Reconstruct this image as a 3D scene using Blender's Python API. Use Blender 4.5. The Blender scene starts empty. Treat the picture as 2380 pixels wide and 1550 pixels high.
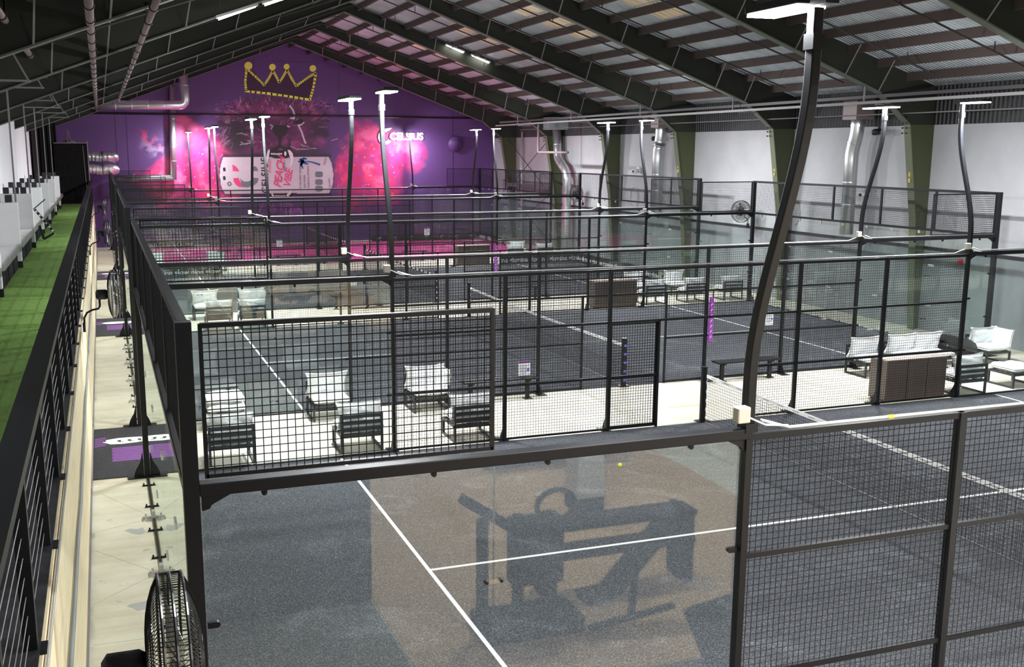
import bpy, math, random
import numpy as np
from mathutils import Vector, Matrix
random.seed(11)
S = bpy.context.scene
COL = S.collection
PI = math.pi
R = math.radians

# ------------------------------------------------------------------ materials
M = {}
def mat(name, color, rough=0.6, metal=0.0, emit=None, estr=0.0, spec=None):
    m = bpy.data.materials.new(name); m.use_nodes = True
    b = m.node_tree.nodes['Principled BSDF']
    b.inputs['Base Color'].default_value = (*color, 1)
    b.inputs['Roughness'].default_value = rough
    b.inputs['Metallic'].default_value = metal
    if spec is not None: b.inputs['Specular IOR Level'].default_value = spec
    if emit:
        b.inputs['Emission Color'].default_value = (*emit, 1)
        b.inputs['Emission Strength'].default_value = estr
    M[name] = m
    return m
def nt(m): return m.node_tree, m.node_tree.nodes, m.node_tree.links
def coords(m, scale=(1, 1, 1)):
    t, n, l = nt(m)
    g = n.new('ShaderNodeNewGeometry'); mp = n.new('ShaderNodeMapping')
    mp.inputs['Scale'].default_value = scale
    l.new(g.outputs['Position'], mp.inputs['Vector'])
    return mp.outputs['Vector']
def noise(m, vec, scale, detail=4, rough=0.6):
    t, n, l = nt(m)
    x = n.new('ShaderNodeTexNoise'); x.inputs['Scale'].default_value = scale
    x.inputs['Detail'].default_value = detail; x.inputs['Roughness'].default_value = rough
    l.new(vec, x.inputs['Vector']); return x.outputs['Fac']
def ramp(m, fac, stops):
    t, n, l = nt(m)
    r = n.new('ShaderNodeValToRGB'); e = r.color_ramp.elements
    while len(e) < len(stops): e.new(0.5)
    for i, (p, c) in enumerate(stops):
        e[i].position = p; e[i].color = (*c, 1)
    l.new(fac, r.inputs['Fac']); return r.outputs['Color']
def mixc(m, fac, a, b, mode='MIX'):
    t, n, l = nt(m)
    x = n.new('ShaderNodeMix'); x.data_type = 'RGBA'; x.blend_type = mode
    for sock, v in ((x.inputs[0], fac), (x.inputs[6], a), (x.inputs[7], b)):
        if hasattr(v, 'links') or hasattr(v, 'is_linked'): l.new(v, sock)
        elif isinstance(v, (int, float)): sock.default_value = v
        else: sock.default_value = (*v, 1)
    return x.outputs[2]
def setc(m, out): nt(m)[2].new(out, m.node_tree.nodes['Principled BSDF'].inputs['Base Color'])
def bump(m, h, strength=0.3, dist=0.01):
    t, n, l = nt(m)
    b = n.new('ShaderNodeBump'); b.inputs['Strength'].default_value = strength; b.inputs['Distance'].default_value = dist
    l.new(h, b.inputs['Height']); l.new(b.outputs['Normal'], n['Principled BSDF'].inputs['Normal'])

mat('black_metal', (0.007, 0.0075, 0.0095), 0.42, spec=.3)
mat('wire', (0.006, 0.006, 0.007), 0.5)
mat('black_plastic', (0.012, 0.012, 0.013), 0.45)
mat('chair_metal', (0.022, 0.023, 0.025), 0.45)
mat('white_line', (0.82, 0.83, 0.82), 0.8)
mat('white_tape', (0.78, 0.78, 0.76), 0.7)
mat('white_paint', (0.70, 0.70, 0.70), 0.5)
mat('cushion', (0.80, 0.82, 0.83), 0.30)
mat('lamp_lens', (1, 1, 1), 0.5, emit=(1.0, 0.98, 0.95), estr=38)
mat('tube_lamp', (1, 1, 1), 0.5, emit=(1.0, 0.97, 0.90), estr=16)
mat('box_cream', (0.62, 0.60, 0.50), 0.5)
mat('conduit', (0.62, 0.62, 0.60), 0.35, 0.6)
mat('galvanised', (0.62, 0.63, 0.65), 0.33, 0.85)
mat('foil', (0.8, 0.8, 0.82), 0.22, 0.9)
mat('flange', (0.115, 0.13, 0.075), 0.6)
mat('rafter_flange', (0.10, 0.11, 0.085), 0.6)
mat('purlin', (0.062, 0.042, 0.036), 0.8)
mat('pipe_pink', (0.22, 0.16, 0.16), 0.5)
mat('pipe_dark', (0.03, 0.025, 0.028), 0.5)
mat('tray', (0.20, 0.185, 0.19), 0.5)
mat('yellow', (0.85, 0.62, 0.03), 0.5)
mat('ball', (0.75, 0.90, 0.04), 0.8)
mat('purple_vinyl', (0.30, 0.05, 0.42), 0.5)
mat('sticker_blue', (0.16, 0.12, 0.55), 0.5)
mat('logo_white', (0.80, 0.80, 0.80), 0.6)
mat('mark_purple', (0.15, 0.045, 0.22), 0.8)
mat('blue_cloth', (0.02, 0.12, 0.55), 0.6)
mat('red_sign', (0.7, 0.04, 0.05), 0.4)
mat('ink', (0.015, 0.015, 0.02), 0.7)
mat('can_pink', (0.85, 0.06, 0.22), 0.6)
mat('can_grey', (0.17, 0.19, 0.21), 0.6)
mat('can_blue', (0.02, 0.12, 0.32), 0.6)
mat('patch_grey', (0.40, 0.41, 0.41), 0.7)
mat('joint_tan', (0.42, 0.38, 0.29), 0.8)
mat('crown_inside', (0.055, 0.014, 0.055), 0.6)
mat('crown_yellow', (0.95, 0.96, 0.14), 0.6)
mat('sign_white', (0.85, 0.80, 0.84), 0.5)
mat('paper', (0.75, 0.76, 0.80), 0.6)
mat('gym_black', (0.006, 0.006, 0.007), 0.85, spec=.12)
mat('curtain_black', (0.006, 0.005, 0.006), 0.9)
mat('painted_skylight', (0.62, 0.45, 0.30), 0.6)
mat('fan_cage', (0.03, 0.03, 0.03), 0.3, 0.6)
mat('banner', (0.012, 0.012, 0.018), 0.5)
mat('turf_kerb', (0.018, 0.018, 0.02), 0.8)

def carpet(name, c1, c2):
    m = mat(name, c1, 0.95, spec=0.15); v = coords(m)
    n1 = noise(m, v, 60, 3, 0.75); n2 = noise(m, v, 0.55, 5, 0.65)
    a = ramp(m, n1, [(0.34, tuple(x * 0.55 for x in c1)), (0.52, c1), (0.66, c2)])
    b = mixc(m, n2, (0.85, 0.85, 0.85), (1.15, 1.15, 1.15))
    c = mixc(m, 1.0, a, b, 'MULTIPLY')
    t, n, l = nt(m); x = n.new('ShaderNodeTexNoise'); x.inputs['Scale'].default_value = .8; x.inputs['Detail'].default_value = 6; x.inputs['Distortion'].default_value = 1.6; l.new(v, x.inputs['Vector'])
    k = ramp(m, x.outputs['Fac'], [(0.56, (1, 1, 1)), (0.72, (1.5, 1.52, 1.5))])
    setc(m, mixc(m, 1.0, c, k, 'MULTIPLY')); bump(m, n1, 0.5, 0.01)
carpet('court_grey', (0.078, 0.083, 0.094), (0.22, 0.23, 0.25))
carpet('court_pink', (0.92, 0.09, 0.40), (0.98, 0.25, 0.58))
carpet('mat_grey', (0.035, 0.036, 0.040), (0.06, 0.06, 0.065))

m = mat('concrete', (0.6, 0.55, 0.42), 0.5); v = coords(m)
a = ramp(m, noise(m, v, 0.6, 6, 0.7), [(0.30, (0.60, 0.565, 0.45)), (0.55, (0.71, 0.68, 0.575)), (0.75, (0.78, 0.76, 0.67))])
st = ramp(m, noise(m, v, 2.3, 3), [(0.66, (1, 1, 1)), (0.72, (0.66, 0.68, 0.70))])
vs = coords(m, (0.35, 3.0, 1)); sm = ramp(m, noise(m, vs, 1.2, 5, 0.7), [(0.35, (0.86, 0.83, 0.78)), (0.6, (1, 1, 1))])
a = mixc(m, 1.0, a, st, 'MULTIPLY'); setc(m, mixc(m, 1.0, a, sm, 'MULTIPLY'))
m = mat('turf', (0.10, 0.26, 0.03), 0.9, spec=0.1); v = coords(m)
n1 = noise(m, v, 60, 3); n2 = noise(m, v, 1.5, 4)
a = ramp(m, n1, [(0.3, (0.06, 0.13, 0.015)), (0.6, (0.25, 0.40, 0.11))]); setc(m, mixc(m, n2, a, (0.15, 0.27, 0.06))); bump(m, n1, 0.8, 0.02)
m = mat('plywood', (0.66, 0.52, 0.30), 0.6); v = coords(m, (1, 0.5, 14))
setc(m, ramp(m, noise(m, v, 2.2, 6, 0.7), [(0.25, (0.58, 0.43, 0.24)), (0.5, (0.82, 0.69, 0.45)), (0.8, (0.88, 0.78, 0.56))]))
m = mat('kerb_paint', (0.012, 0.012, 0.014), 0.55); v = coords(m)
setc(m, ramp(m, noise(m, v, 6, 5), [(0.45, (0.012, 0.012, 0.014)), (0.8, (0.045, 0.045, 0.05))]))
m = mat('gym_wood', (0.30, 0.19, 0.11), 0.6); v = coords(m, (0.6, 6, 1))
setc(m, ramp(m, noise(m, v, 2.0, 5), [(0.3, (0.45, 0.28, 0.15)), (0.7, (0.60, 0.40, 0.23))]))
m = mat('roof_sheet', (0.30, 0.30, 0.30), 0.55, 0.2); t, n, l = nt(m); v = coords(m)
w = n.new('ShaderNodeTexWave'); w.bands_direction = 'Y'; w.inputs['Scale'].default_value = 2.6; w.inputs['Distortion'].default_value = 0
l.new(v, w.inputs['Vector'])
a = ramp(m, noise(m, v, 0.8, 5), [(0.3, (0.46, 0.50, 0.54)), (0.7, (0.70, 0.76, 0.82))])
b = ramp(m, w.outputs['Fac'], [(0.0, (0.72, 0.72, 0.72)), (0.5, (1, 1, 1))])
setc(m, mixc(m, 1.0, a, b, 'MULTIPLY')); bump(m, w.outputs['Fac'], 0.8, 0.05)
m = mat('painted_skylight', (0.62, 0.45, 0.30), 0.6); t, n, l = nt(m); v = coords(m, (0.4, 8, 1))  # pale streaky albedo stands in for outside light showing through
setc(m, ramp(m, noise(m, v, 1.6, 4), [(0.35, (0.55, 0.34, 0.18)), (0.6, (0.98, 0.85, 0.62))]))
m = mat('wall_white', (0.66, 0.66, 0.68), 0.7); v = coords(m)
setc(m, ramp(m, noise(m, v, 0.7, 4), [(0.3, (0.42, 0.42, 0.445)), (0.7, (0.50, 0.50, 0.525))]))
m = mat('wall_grey', (0.30, 0.32, 0.34), 0.6); v = coords(m)
setc(m, ramp(m, noise(m, v, 0.9, 4), [(0.3, (0.20, 0.215, 0.23)), (0.7, (0.27, 0.285, 0.30))]))
m = mat('wall_corrugated', (0.10, 0.10, 0.105), 0.6); t, n, l = nt(m); v = coords(m)
w = n.new('ShaderNodeTexWave'); w.bands_direction = 'Y'; w.inputs['Scale'].default_value = 2.2; l.new(v, w.inputs['Vector'])
setc(m, ramp(m, w.outputs['Fac'], [(0, (0.022, 0.022, 0.025)), (1, (0.05, 0.05, 0.053))])); bump(m, w.outputs['Fac'], 1.0, 0.04)
PURPLE = (0.115, 0.046, 0.190)
mat('wall_purple', PURPLE, 0.55)
mat('olive', (0.052, 0.060, 0.024), 0.6)
mat('web_dark', (0.016, 0.018, 0.011), 0.7)
m = mat('curtain_white', (0.86, 0.85, 0.87), 0.8)
m = mat('cardboard_slat', (0.25, 0.185, 0.15), 0.6); t, n, l = nt(m); v = coords(m)
w = n.new('ShaderNodeTexWave'); w.bands_direction = 'X'; w.inputs['Scale'].default_value = 7; l.new(v, w.inputs['Vector'])
setc(m, ramp(m, w.outputs['Fac'], [(0, (0.07, 0.056, 0.048)), (0.3, (0.165, 0.135, 0.115))]))
mat('dimming_mat', (0.13, 0.12, 0.105), 0.9)  # dark tone of the sheet added to dim the glass reflection
mat('cabinet_top', (0.42, 0.34, 0.30), 0.5)
# cushion wrapped in creased plastic film
m = M['cushion']; v = coords(m); n1 = noise(m, v, 9, 5, 0.7); bump(m, n1, 0.9, 0.03)
m.node_tree.nodes['Principled BSDF'].inputs['Coat Weight'].default_value = 0.5
m.node_tree.nodes['Principled BSDF'].inputs['Coat Roughness'].default_value = 0.15
m = M['foil']; v = coords(m); bump(m, noise(m, v, 7, 5, 0.7), 1.0, 0.05)

def glass_mat(name, tint, f0=0.045):
    m = bpy.data.materials.new(name); m.use_nodes = True; t, n, l = nt(m); n.clear()
    out = n.new('ShaderNodeOutputMaterial'); mx = n.new('ShaderNodeMixShader')
    tr = n.new('ShaderNodeBsdfTransparent'); tr.inputs['Color'].default_value = (*tint, 1)
    gl = n.new('ShaderNodeBsdfGlossy'); gl.inputs['Roughness'].default_value = 0.0; gl.inputs['Color'].default_value = (0.93, 1.0, 0.97, 1)
    g = n.new('ShaderNodeNewGeometry'); d = n.new('ShaderNodeVectorMath'); d.operation = 'DOT_PRODUCT'
    l.new(g.outputs['Incoming'], d.inputs[0]); l.new(g.outputs['Normal'], d.inputs[1])
    def mth(op, a, b=None):
        x = n.new('ShaderNodeMath'); x.operation = op
        for i, q in enumerate((a, b)):
            if q is None: continue
            if isinstance(q, (int, float)): x.inputs[i].default_value = q
            else: l.new(q, x.inputs[i])
        return x.outputs[0]
    c = mth('ABSOLUTE', d.outputs['Value']); p = mth('POWER', mth('SUBTRACT', 1.0, c), 5.0)
    f = mth('ADD', mth('MULTIPLY', p, 0.95), f0)
    l.new(f, mx.inputs['Fac']); l.new(tr.outputs[0], mx.inputs[1]); l.new(gl.outputs[0], mx.inputs[2])
    l.new(mx.outputs[0], out.inputs['Surface']); M[name] = m
glass_mat('glass', (0.955, 0.975, 0.965))
glass_mat('acrylic', (0.9, 0.9, 0.92), 0.10)

# vertex-colour paint for the mural
m = mat('mural_paint', PURPLE, 0.55); t, n, l = nt(m)
vc = n.new('ShaderNodeVertexColor'); vc.layer_name = 'paint'; l.new(vc.outputs['Color'], n['Principled BSDF'].inputs['Base Color'])

# ------------------------------------------------------------------ mesh helpers
class MB:
    def __init__(s): s.v = []; s.f = []
    def box(s, x0, x1, y0, y1, z0, z1):
        b = len(s.v)
        s.v += [(x0, y0, z0), (x1, y0, z0), (x1, y1, z0), (x0, y1, z0), (x0, y0, z1), (x1, y0, z1), (x1, y1, z1), (x0, y1, z1)]
        s.f += [tuple(b + i for i in q) for q in ((0, 3, 2, 1), (4, 5, 6, 7), (0, 1, 5, 4), (1, 2, 6, 5), (2, 3, 7, 6), (3, 0, 4, 7))]
        return s
    def bar(s, p, q, w, h=None, up=(0, 0, 1), caps=True):
        h = h or w; p = Vector(p); q = Vector(q); d = (q - p).normalized(); u = Vector(up)
        if abs(d.dot(u)) > 0.98: u = Vector((0, 1, 0))
        a = d.cross(u).normalized() * w / 2; c = a.cross(d).normalized() * h / 2; b = len(s.v)
        for o in (p, q):
            for x, y in ((-1, -1), (1, -1), (1, 1), (-1, 1)): s.v.append(tuple(o + a * x + c * y))
        for i in range(4): s.f.append((b + i, b + (i + 1) % 4, b + 4 + (i + 1) % 4, b + 4 + i))
        if caps: s.f += [(b + 3, b + 2, b + 1, b), (b + 4, b + 5, b + 6, b + 7)]
        return s
    def tube(s, pts, r, n=8, caps=True, radii=None):
        pts = [Vector(p) for p in pts]; b = len(s.v); ref = None
        for i, p in enumerate(pts):
            d = (pts[min(i + 1, len(pts) - 1)] - pts[max(i - 1, 0)]).normalized()
            if ref is None: ref = Vector((0, 0, 1)) if abs(d.z) < 0.9 else Vector((1, 0, 0))
            a = d.cross(ref).normalized(); c = a.cross(d).normalized(); ref = c
            rr = radii[i] if radii else r
            for k in range(n):
                t = 2 * PI * k / n; s.v.append(tuple(p + a * math.cos(t) * rr + c * math.sin(t) * rr))
        for i in range(len(pts) - 1):
            for k in range(n):
                s.f.append((b + i * n + k, b + i * n + (k + 1) % n, b + (i + 1) * n + (k + 1) % n, b + (i + 1) * n + k))
        if caps:
            s.f.append(tuple(b + k for k in reversed(range(n)))); e = b + (len(pts) - 1) * n; s.f.append(tuple(e + k for k in range(n)))
        return s
    def sweep(s, pts, w, h):      # square section kept aligned to x/y
        b = len(s.v)
        for (x, y, z) in pts:
            for a, c in ((-1, -1), (1, -1), (1, 1), (-1, 1)): s.v.append((x + a * w / 2, y + c * h / 2, z))
        for i in range(len(pts) - 1):
            for k in range(4): s.f.append((b + i * 4 + k, b + i * 4 + (k + 1) % 4, b + (i + 1) * 4 + (k + 1) % 4, b + (i + 1) * 4 + k))
        e = b + (len(pts) - 1) * 4; s.f += [(b + 3, b + 2, b + 1, b), (e, e + 1, e + 2, e + 3)]
        return s
    def prism(s, poly, ax, c0, c1):   # poly of 2-d points extruded along axis ax from c0 to c1
        n = len(poly); b = len(s.v)
        def P(p, c): return [(c, p[0], p[1]), (p[0], c, p[1]), (p[0], p[1], c)][ax]
        for c in (c0, c1):
            for p in poly: s.v.append(P(p, c))
        s.f.append(tuple(b + i for i in reversed(range(n)))); s.f.append(tuple(b + n + i for i in range(n)))
        for i in range(n): s.f.append((b + i, b + (i + 1) % n, b + n + (i + 1) % n, b + n + i))
        return s
    def ball(s, c, r, n=10, sz=1):
        b = len(s.v)
        for i in range(n + 1):
            for k in range(n * 2):
                a = PI * i / n; t = PI * k / n
                s.v.append((c[0] + r * math.sin(a) * math.cos(t), c[1] + r * math.sin(a) * math.sin(t), c[2] + r * sz * math.cos(a)))
        for i in range(n):
            for k in range(n * 2):
                s.f.append((b + i * 2 * n + k, b + (i + 1) * 2 * n + k, b + (i + 1) * 2 * n + (k + 1) % (2 * n), b + i * 2 * n + (k + 1) % (2 * n)))
        return s
    def grid_wires(s, ax, a0, a1, z0, z1, c, pitch=0.0515, t=0.0066):
        # welded wire grid in a vertical plane: ax 0 = plane along x at y=c, ax 1 = plane along y at x=c
        na = max(1, round((a1 - a0) / pitch)); nz = max(1, round((z1 - z0) / pitch))
        def P(a, o, z): return (a, c + o, z) if ax == 0 else (c + o, a, z)
        h = t / 2
        for i in range(na + 1):
            a = a0 + (a1 - a0) * i / na; b = len(s.v)
            for z in (z0, z1):
                s.v += [P(a - h, 0, z), P(a, -h, z), P(a + h, 0, z), P(a, h, z)]
            for k in range(4): s.f.append((b + k, b + (k + 1) % 4, b + 4 + (k + 1) % 4, b + 4 + k))
        for i in range(nz + 1):
            z = z0 + (z1 - z0) * i / nz; b = len(s.v)
            for a in (a0, a1):
                s.v += [P(a, 0, z - h), P(a, -h, z), P(a, 0, z + h), P(a, h, z)]
            for k in range(4): s.f.append((b + k, b + (k + 1) % 4, b + 4 + (k + 1) % 4, b + 4 + k))
        return s
    def build(s, name, m, parent=None, smooth=False, bevel=0):
        me = bpy.data.meshes.new(name); me.from_pydata(s.v, [], s.f); me.update()
        if m: me.materials.append(M[m])
        if smooth: me.polygons.foreach_set('use_smooth', [True] * len(me.polygons))
        o = bpy.data.objects.new(name, me); COL.objects.link(o); o.parent = parent
        if bevel:
            b = o.modifiers.new('bevel', 'BEVEL'); b.width = bevel; b.segments = 2; b.limit_method = 'ANGLE'
        return o

def tag(o, label=None, cat=None, group=None, kind=None):
    for k, v in (('label', label), ('category', cat), ('group', group), ('kind', kind)):
        if v: o[k] = v
    return o
def thing(name, loc=(0, 0, 0), rz=0, label=None, cat=None, group=None):
    o = bpy.data.objects.new(name, None); COL.objects.link(o); o.location = loc; o.rotation_euler = (0, 0, rz)
    o.empty_display_size = 0.1
    return tag(o, label, cat, group)
def struct(name, mb, m, **k):
    o = mb.build(name, m, **k); o['kind'] = 'structure'; return o
def copy_tree(o, parent=None, label=None, loc=None, rz=None, group=None):
    c = o.copy(); COL.objects.link(c); c.parent = parent
    if label: c['label'] = label
    if group: c['group'] = group
    if loc is not None: c.location = loc
    if rz is not None: c.rotation_euler = (0, 0, rz)
    for ch in list(o.children): copy_tree(ch, c)
    return c
def text_mesh(name, txt, size, m, parent, mw, extrude=0.004, bold=0.0, shear=0.0, spacing=1.0, align='CENTER'):
    cu = bpy.data.curves.new(name, 'FONT'); cu.body = txt; cu.size = size; cu.extrude = extrude; cu.offset = bold
    cu.align_x = align; cu.align_y = 'CENTER'; cu.shear = shear; cu.space_character = spacing; cu.resolution_u = 3
    tmp = bpy.data.objects.new(name, cu); COL.objects.link(tmp)
    dg = bpy.context.evaluated_depsgraph_get(); me = bpy.data.meshes.new_from_object(tmp.evaluated_get(dg))
    bpy.data.objects.remove(tmp); me.transform(mw); me.materials.clear(); me.materials.append(M[m]); me.name = name
    o = bpy.data.objects.new(name, me); COL.objects.link(o); o.parent = parent
    return o
def facing(cx, cy, cz, nx, ny, rot=0.0):     # matrix placing text on a vertical plane whose normal is (nx, ny)
    n = Vector((nx, ny, 0)).normalized(); up = Vector((0, 0, 1)); rt = up.cross(n)
    m = Matrix((rt, up, n)).transposed().to_4x4(); return Matrix.Translation((cx, cy, cz)) @ m @ Matrix.Rotation(rot, 4, 'Z')

ORD = ['first', 'second', 'third', 'fourth', 'fifth', 'sixth', 'seventh', 'eighth', 'ninth', 'tenth', 'eleventh', 'twelfth', 'thirteenth']
Y0 = [0.0, 13.19, 26.52, 39.71]        # near side line of each court
CN = ['front court', 'second court', 'third court', 'pink far court']

# ------------------------------------------------------------------ building shell
XL, XR, YB, YF, XC, ZR = -3.3, 21.43, -20.5, 51.25, 9.07, 10.85
def roofz(x): return ZR - abs(x - XC) / 3
struct('floor', MB().box(XL, XR, YB, YF + .2, -0.2, 0), 'concrete')
rf = MB()
rf.prism([(XL - .2, roofz(XL - .2)), (XC, ZR), (XR + .2, roofz(XR + .2)), (XR + .2, roofz(XR + .2) + .06), (XC, ZR + .06), (XL - .2, roofz(XL - .2) + .06)], 1, YB, YF + .2)
struct('ceiling', rf, 'roof_sheet')
struct('wall_right', MB().box(XR, XR + .15, YB, YF, 2.3, 5.7), 'wall_white')
struct('trim_1', MB().box(XR - .02, XR + .15, YB, YF, 0, 2.3), 'wall_grey')
struct('trim_2', MB().box(XR - .05, XR + .15, YB, YF, 5.7, 6.8), 'wall_corrugated')
struct('trim_3', MB().box(XR - .06, XR + .0, YB, YF, 2.28, 2.36), 'pipe_dark')
wl = MB()
n = 120
for i in range(n):
    a = 10 + 34 * i / n; b = 10 + 34 * (i + 1) / n
    x0 = XL + .05 + .04 * math.sin(i * .9); x1 = XL + .05 + .04 * math.sin((i + 1) * .9); k = len(wl.v)
    wl.v += [(x0, a, 2.5), (x1, b, 2.5), (x1, b, 6.6), (x0, a, 6.6)]; wl.f.append((k, k + 3, k + 2, k + 1))
struct('wall_left', MB().box(XL - .15, XL, YB, YF, 0, 6.75), 'wall_white')
tag(wl.build('curtain', 'curtain_white'), 'long white drape hanging down the wall behind the white booths', 'curtain')
bc = MB()
for i in range(24):
    x0 = XL + .15 + .035 * i; x1 = x0 + .035; a = 47.5 + .05 * math.sin(i * 1.3); b = 47.5 + .05 * math.sin((i + 1) * 1.3); k = len(bc.v)
    bc.v += [(x0, a, 2.5), (x1, b, 2.5), (x1, b, 6.3), (x0, a, 6.3)]; bc.f.append((k, k + 1, k + 2, k + 3))
for i in range(40):
    a = 43.2 + 4.5 * i / 40; b = 43.2 + 4.5 * (i + 1) / 40
    x0 = XL + .12 + .05 * math.sin(i * 1.1); x1 = XL + .12 + .05 * math.sin((i + 1) * 1.1); k = len(bc.v)
    bc.v += [(x0, a, 2.5), (x1, b, 2.5), (x1, b, 6.5), (x0, a, 6.5)]; bc.f.append((k, k + 3, k + 2, k + 1))
tag(bc.build('curtain', 'curtain_black'), 'black drape hanging at the far end of the balcony wall', 'curtain')
struct('wall_front', MB().box(XL - .15, XR + .15, YB - .15, YB, 0, 11), 'wall_grey')
# purple gable wall
g = MB(); g.prism([(XL - .2, 0), (XR + .2, 0), (XR + .2, roofz(XR + .2)), (XC, ZR), (XL - .2, roofz(XL - .2))], 1, YF, YF + .2)
struct('wall_back', g, 'wall_purple')
for i, x in enumerate((0.45, 3.95, 6.05, 15.6, 18.9)):
    struct('trim_%d' % (4 + i), MB().box(x - .012, x + .012, YF - .012, YF, 0, roofz(x) - .3), 'pipe_dark')

# frames: columns + rafters
FY = [17.0 + 6.15 * k for k in range(-6, 6)]
def rafter(y, side, idx):
    s = 1 if side == 'right' else -1
    X = lambda d: XC + s * d
    near = ORD[len(FY) - 1 - idx]
    o = thing('roof_rafter', (0, 0, 0), 0, 'dark olive steel rafter sloping down to the %s-hand wall, %s from the purple wall' % (side, near), 'roof beam', 'dark tapered roof rafters')
    if s < 0: prof = [(X(0), 10.4), (X(12.36), 5.80), (X(12.36), roofz(X(12.36)) - .02), (X(0), ZR - .02)]
    else: prof = [(X(0), 10.4), (X(10.38), 6.54), (X(11.43), 5.7), (X(12.36), 5.7), (X(12.36), roofz(X(12.36)) - .02), (X(0), ZR - .02)]
    w = MB(); w.prism(prof, 1, y - .01, y + .01)
    w.build('web', 'web_dark', o)
    f = MB(); f.bar((X(0), y, 10.39), (X(10.38 if s > 0 else 12.36), y, 6.53 if s > 0 else 5.79), .22, .03)
    if s > 0: f.bar((X(10.38), y, 6.53), (X(11.43), y, 5.7), .22, .03)
    f.build('flange', 'rafter_flange', o)
    for d in (1.6, 3.7, 5.8, 7.6, 9.2, 10.3):
        zb = 10.4 - .372 * d; MB().bar((X(d), y - .1, zb), (X(d - .1), y - .75, roofz(X(d)) - .1), .03, .015).build('brace', 'tray', o)
def column(y, side, idx):
    s = 1 if side == 'right' else -1
    X = lambda d: XC + s * d
    near = ORD[len(FY) - 1 - idx]
    o = thing('steel_column', (0, 0, 0), 0, 'olive green tapered steel column at the %s-hand wall, %s from the purple wall' % (side, near), 'column', 'olive green steel columns')
    w = MB(); w.prism([(X(12.1), 0), (X(12.34), 0), (X(12.34), 5.7), (X(11.43), 5.7), (X(11.86), 3.1)], 1, y - .02, y + .02)
    w.build('web', 'olive', o)
    f = MB(); f.bar((X(12.1), y, 0), (X(11.86), y, 3.1), .24, .03, up=(1, 0, 0)); f.bar((X(11.86), y, 3.1), (X(11.43), y, 5.7), .24, .03, up=(1, 0, 0))
    f.build('flange', 'flange', o)
    bl = MB()
    for k in range(6):
        for e in (-.07, .07): bl.box(X(11.33) - .01 if s > 0 else X(11.33) - .01, X(11.33) + .03, y + e - .02, y + e + .02, 5.45 + k * .14, 5.49 + k * .14)
    bl.build('bolt_plate', 'web_dark', o)
    return o
for i, y in enumerate(FY):
    for side in ('right', 'left'):
        rafter(y, side, i)
        if side == 'right':
            c = column(y, side, i)
            if side == 'right' and abs(y - 17) < .1:
                text_mesh('column_number', 'E\n8', .17, 'yellow', c, facing(20.70, y - .01, 4.27, -1, 0), .003)
            if side == 'right' and abs(y - 23.15) < .1:
                text_mesh('column_number', 'E\n9', .17, 'yellow', c, facing(20.70, y - .01, 4.3, -1, 0), .003)
            if side == 'right' and abs(y - 29.3) < .1:
                text_mesh('column_number', 'E\n10', .17, 'yellow', c, facing(20.70, y - .01, 4.3, -1, 0), .003)
# purlins
for side in ('right', 'left'):
    s = 1 if side == 'right' else -1
    for k in range(12):
        x = XC + s * (.52 + .98 * k + .0); z = roofz(x)
        b = MB().box(x - .035, x + .035, YB, YF - .02, z - .22, z - .02); b.box(x - .035, x + .06, YB, YF - .02, z - .235, z - .22)
        tag(b.build('roof_purlin', 'purlin'), 'brown roof purlin, %s down from the ridge on the %s-hand slope' % (ORD[k], side), 'purlin', 'brown roof purlins')
# translucent roof panels, opaque here with the outside light painted into their colour
for j, y in enumerate((20.6, 26.25, 32.35, 38.4, 44.8)):
    for k, x in enumerate((12.92, 13.9, 14.88)):
        z = roofz(x); p = MB(); d = .44
        p.v += [(x - d, y - .75, z + d / 3 - .015), (x + d, y - .75, z - d / 3 - .015), (x + d, y + .75, z - d / 3 - .015), (x - d, y + .75, z + d / 3 - .015)]
        p.v += [(a, b, c + .012) for a, b, c in p.v[:4]]
        p.f += [(0, 1, 2, 3), (7, 6, 5, 4), (0, 4, 5, 1), (1, 5, 6, 2), (2, 6, 7, 3), (3, 7, 4, 0)]
        tag(p.build('roof_panel', 'painted_skylight'), 'translucent roof panel with its outside glow painted rusty orange, %s of three down the slope in the %s lit roof bay from the purple wall' % (('top', 'middle', 'bottom')[k], ORD[4 - j]), 'roof panel', 'translucent roof panels with painted glow')
# sprinkler lines along the slope
i = 0
for b in range(-1, 5):
    for q in (1.7, 4.4):
        y = 17 + 6.15 * b + q
        for s in (1, -1):
            t_ = MB().tube([(XC, y, ZR - .42), (XC + s * 10.6, y, roofz(XC + 10.6) - .42)], .022, 6)
            o = t_.build('sprinkler_pipe', 'pipe_dark')
            tag(o, 'thin dark sprinkler pipe under the %s roof slope, %s line counted from the front' % ('right-hand' if s > 0 else 'left-hand', ORD[i]), 'pipe', 'thin sprinkler pipes under the roof')
            h = MB()
            for k in range(4): h.bar((XC + s * (1.6 + 2.7 * k), y, roofz(XC + 1.6 + 2.7 * k) - .42), (XC + s * (1.6 + 2.7 * k), y, roofz(XC + 1.6 + 2.7 * k) - .2), .02)
            h.build('hanger', 'pipe_dark', o)
        i += 1
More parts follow.
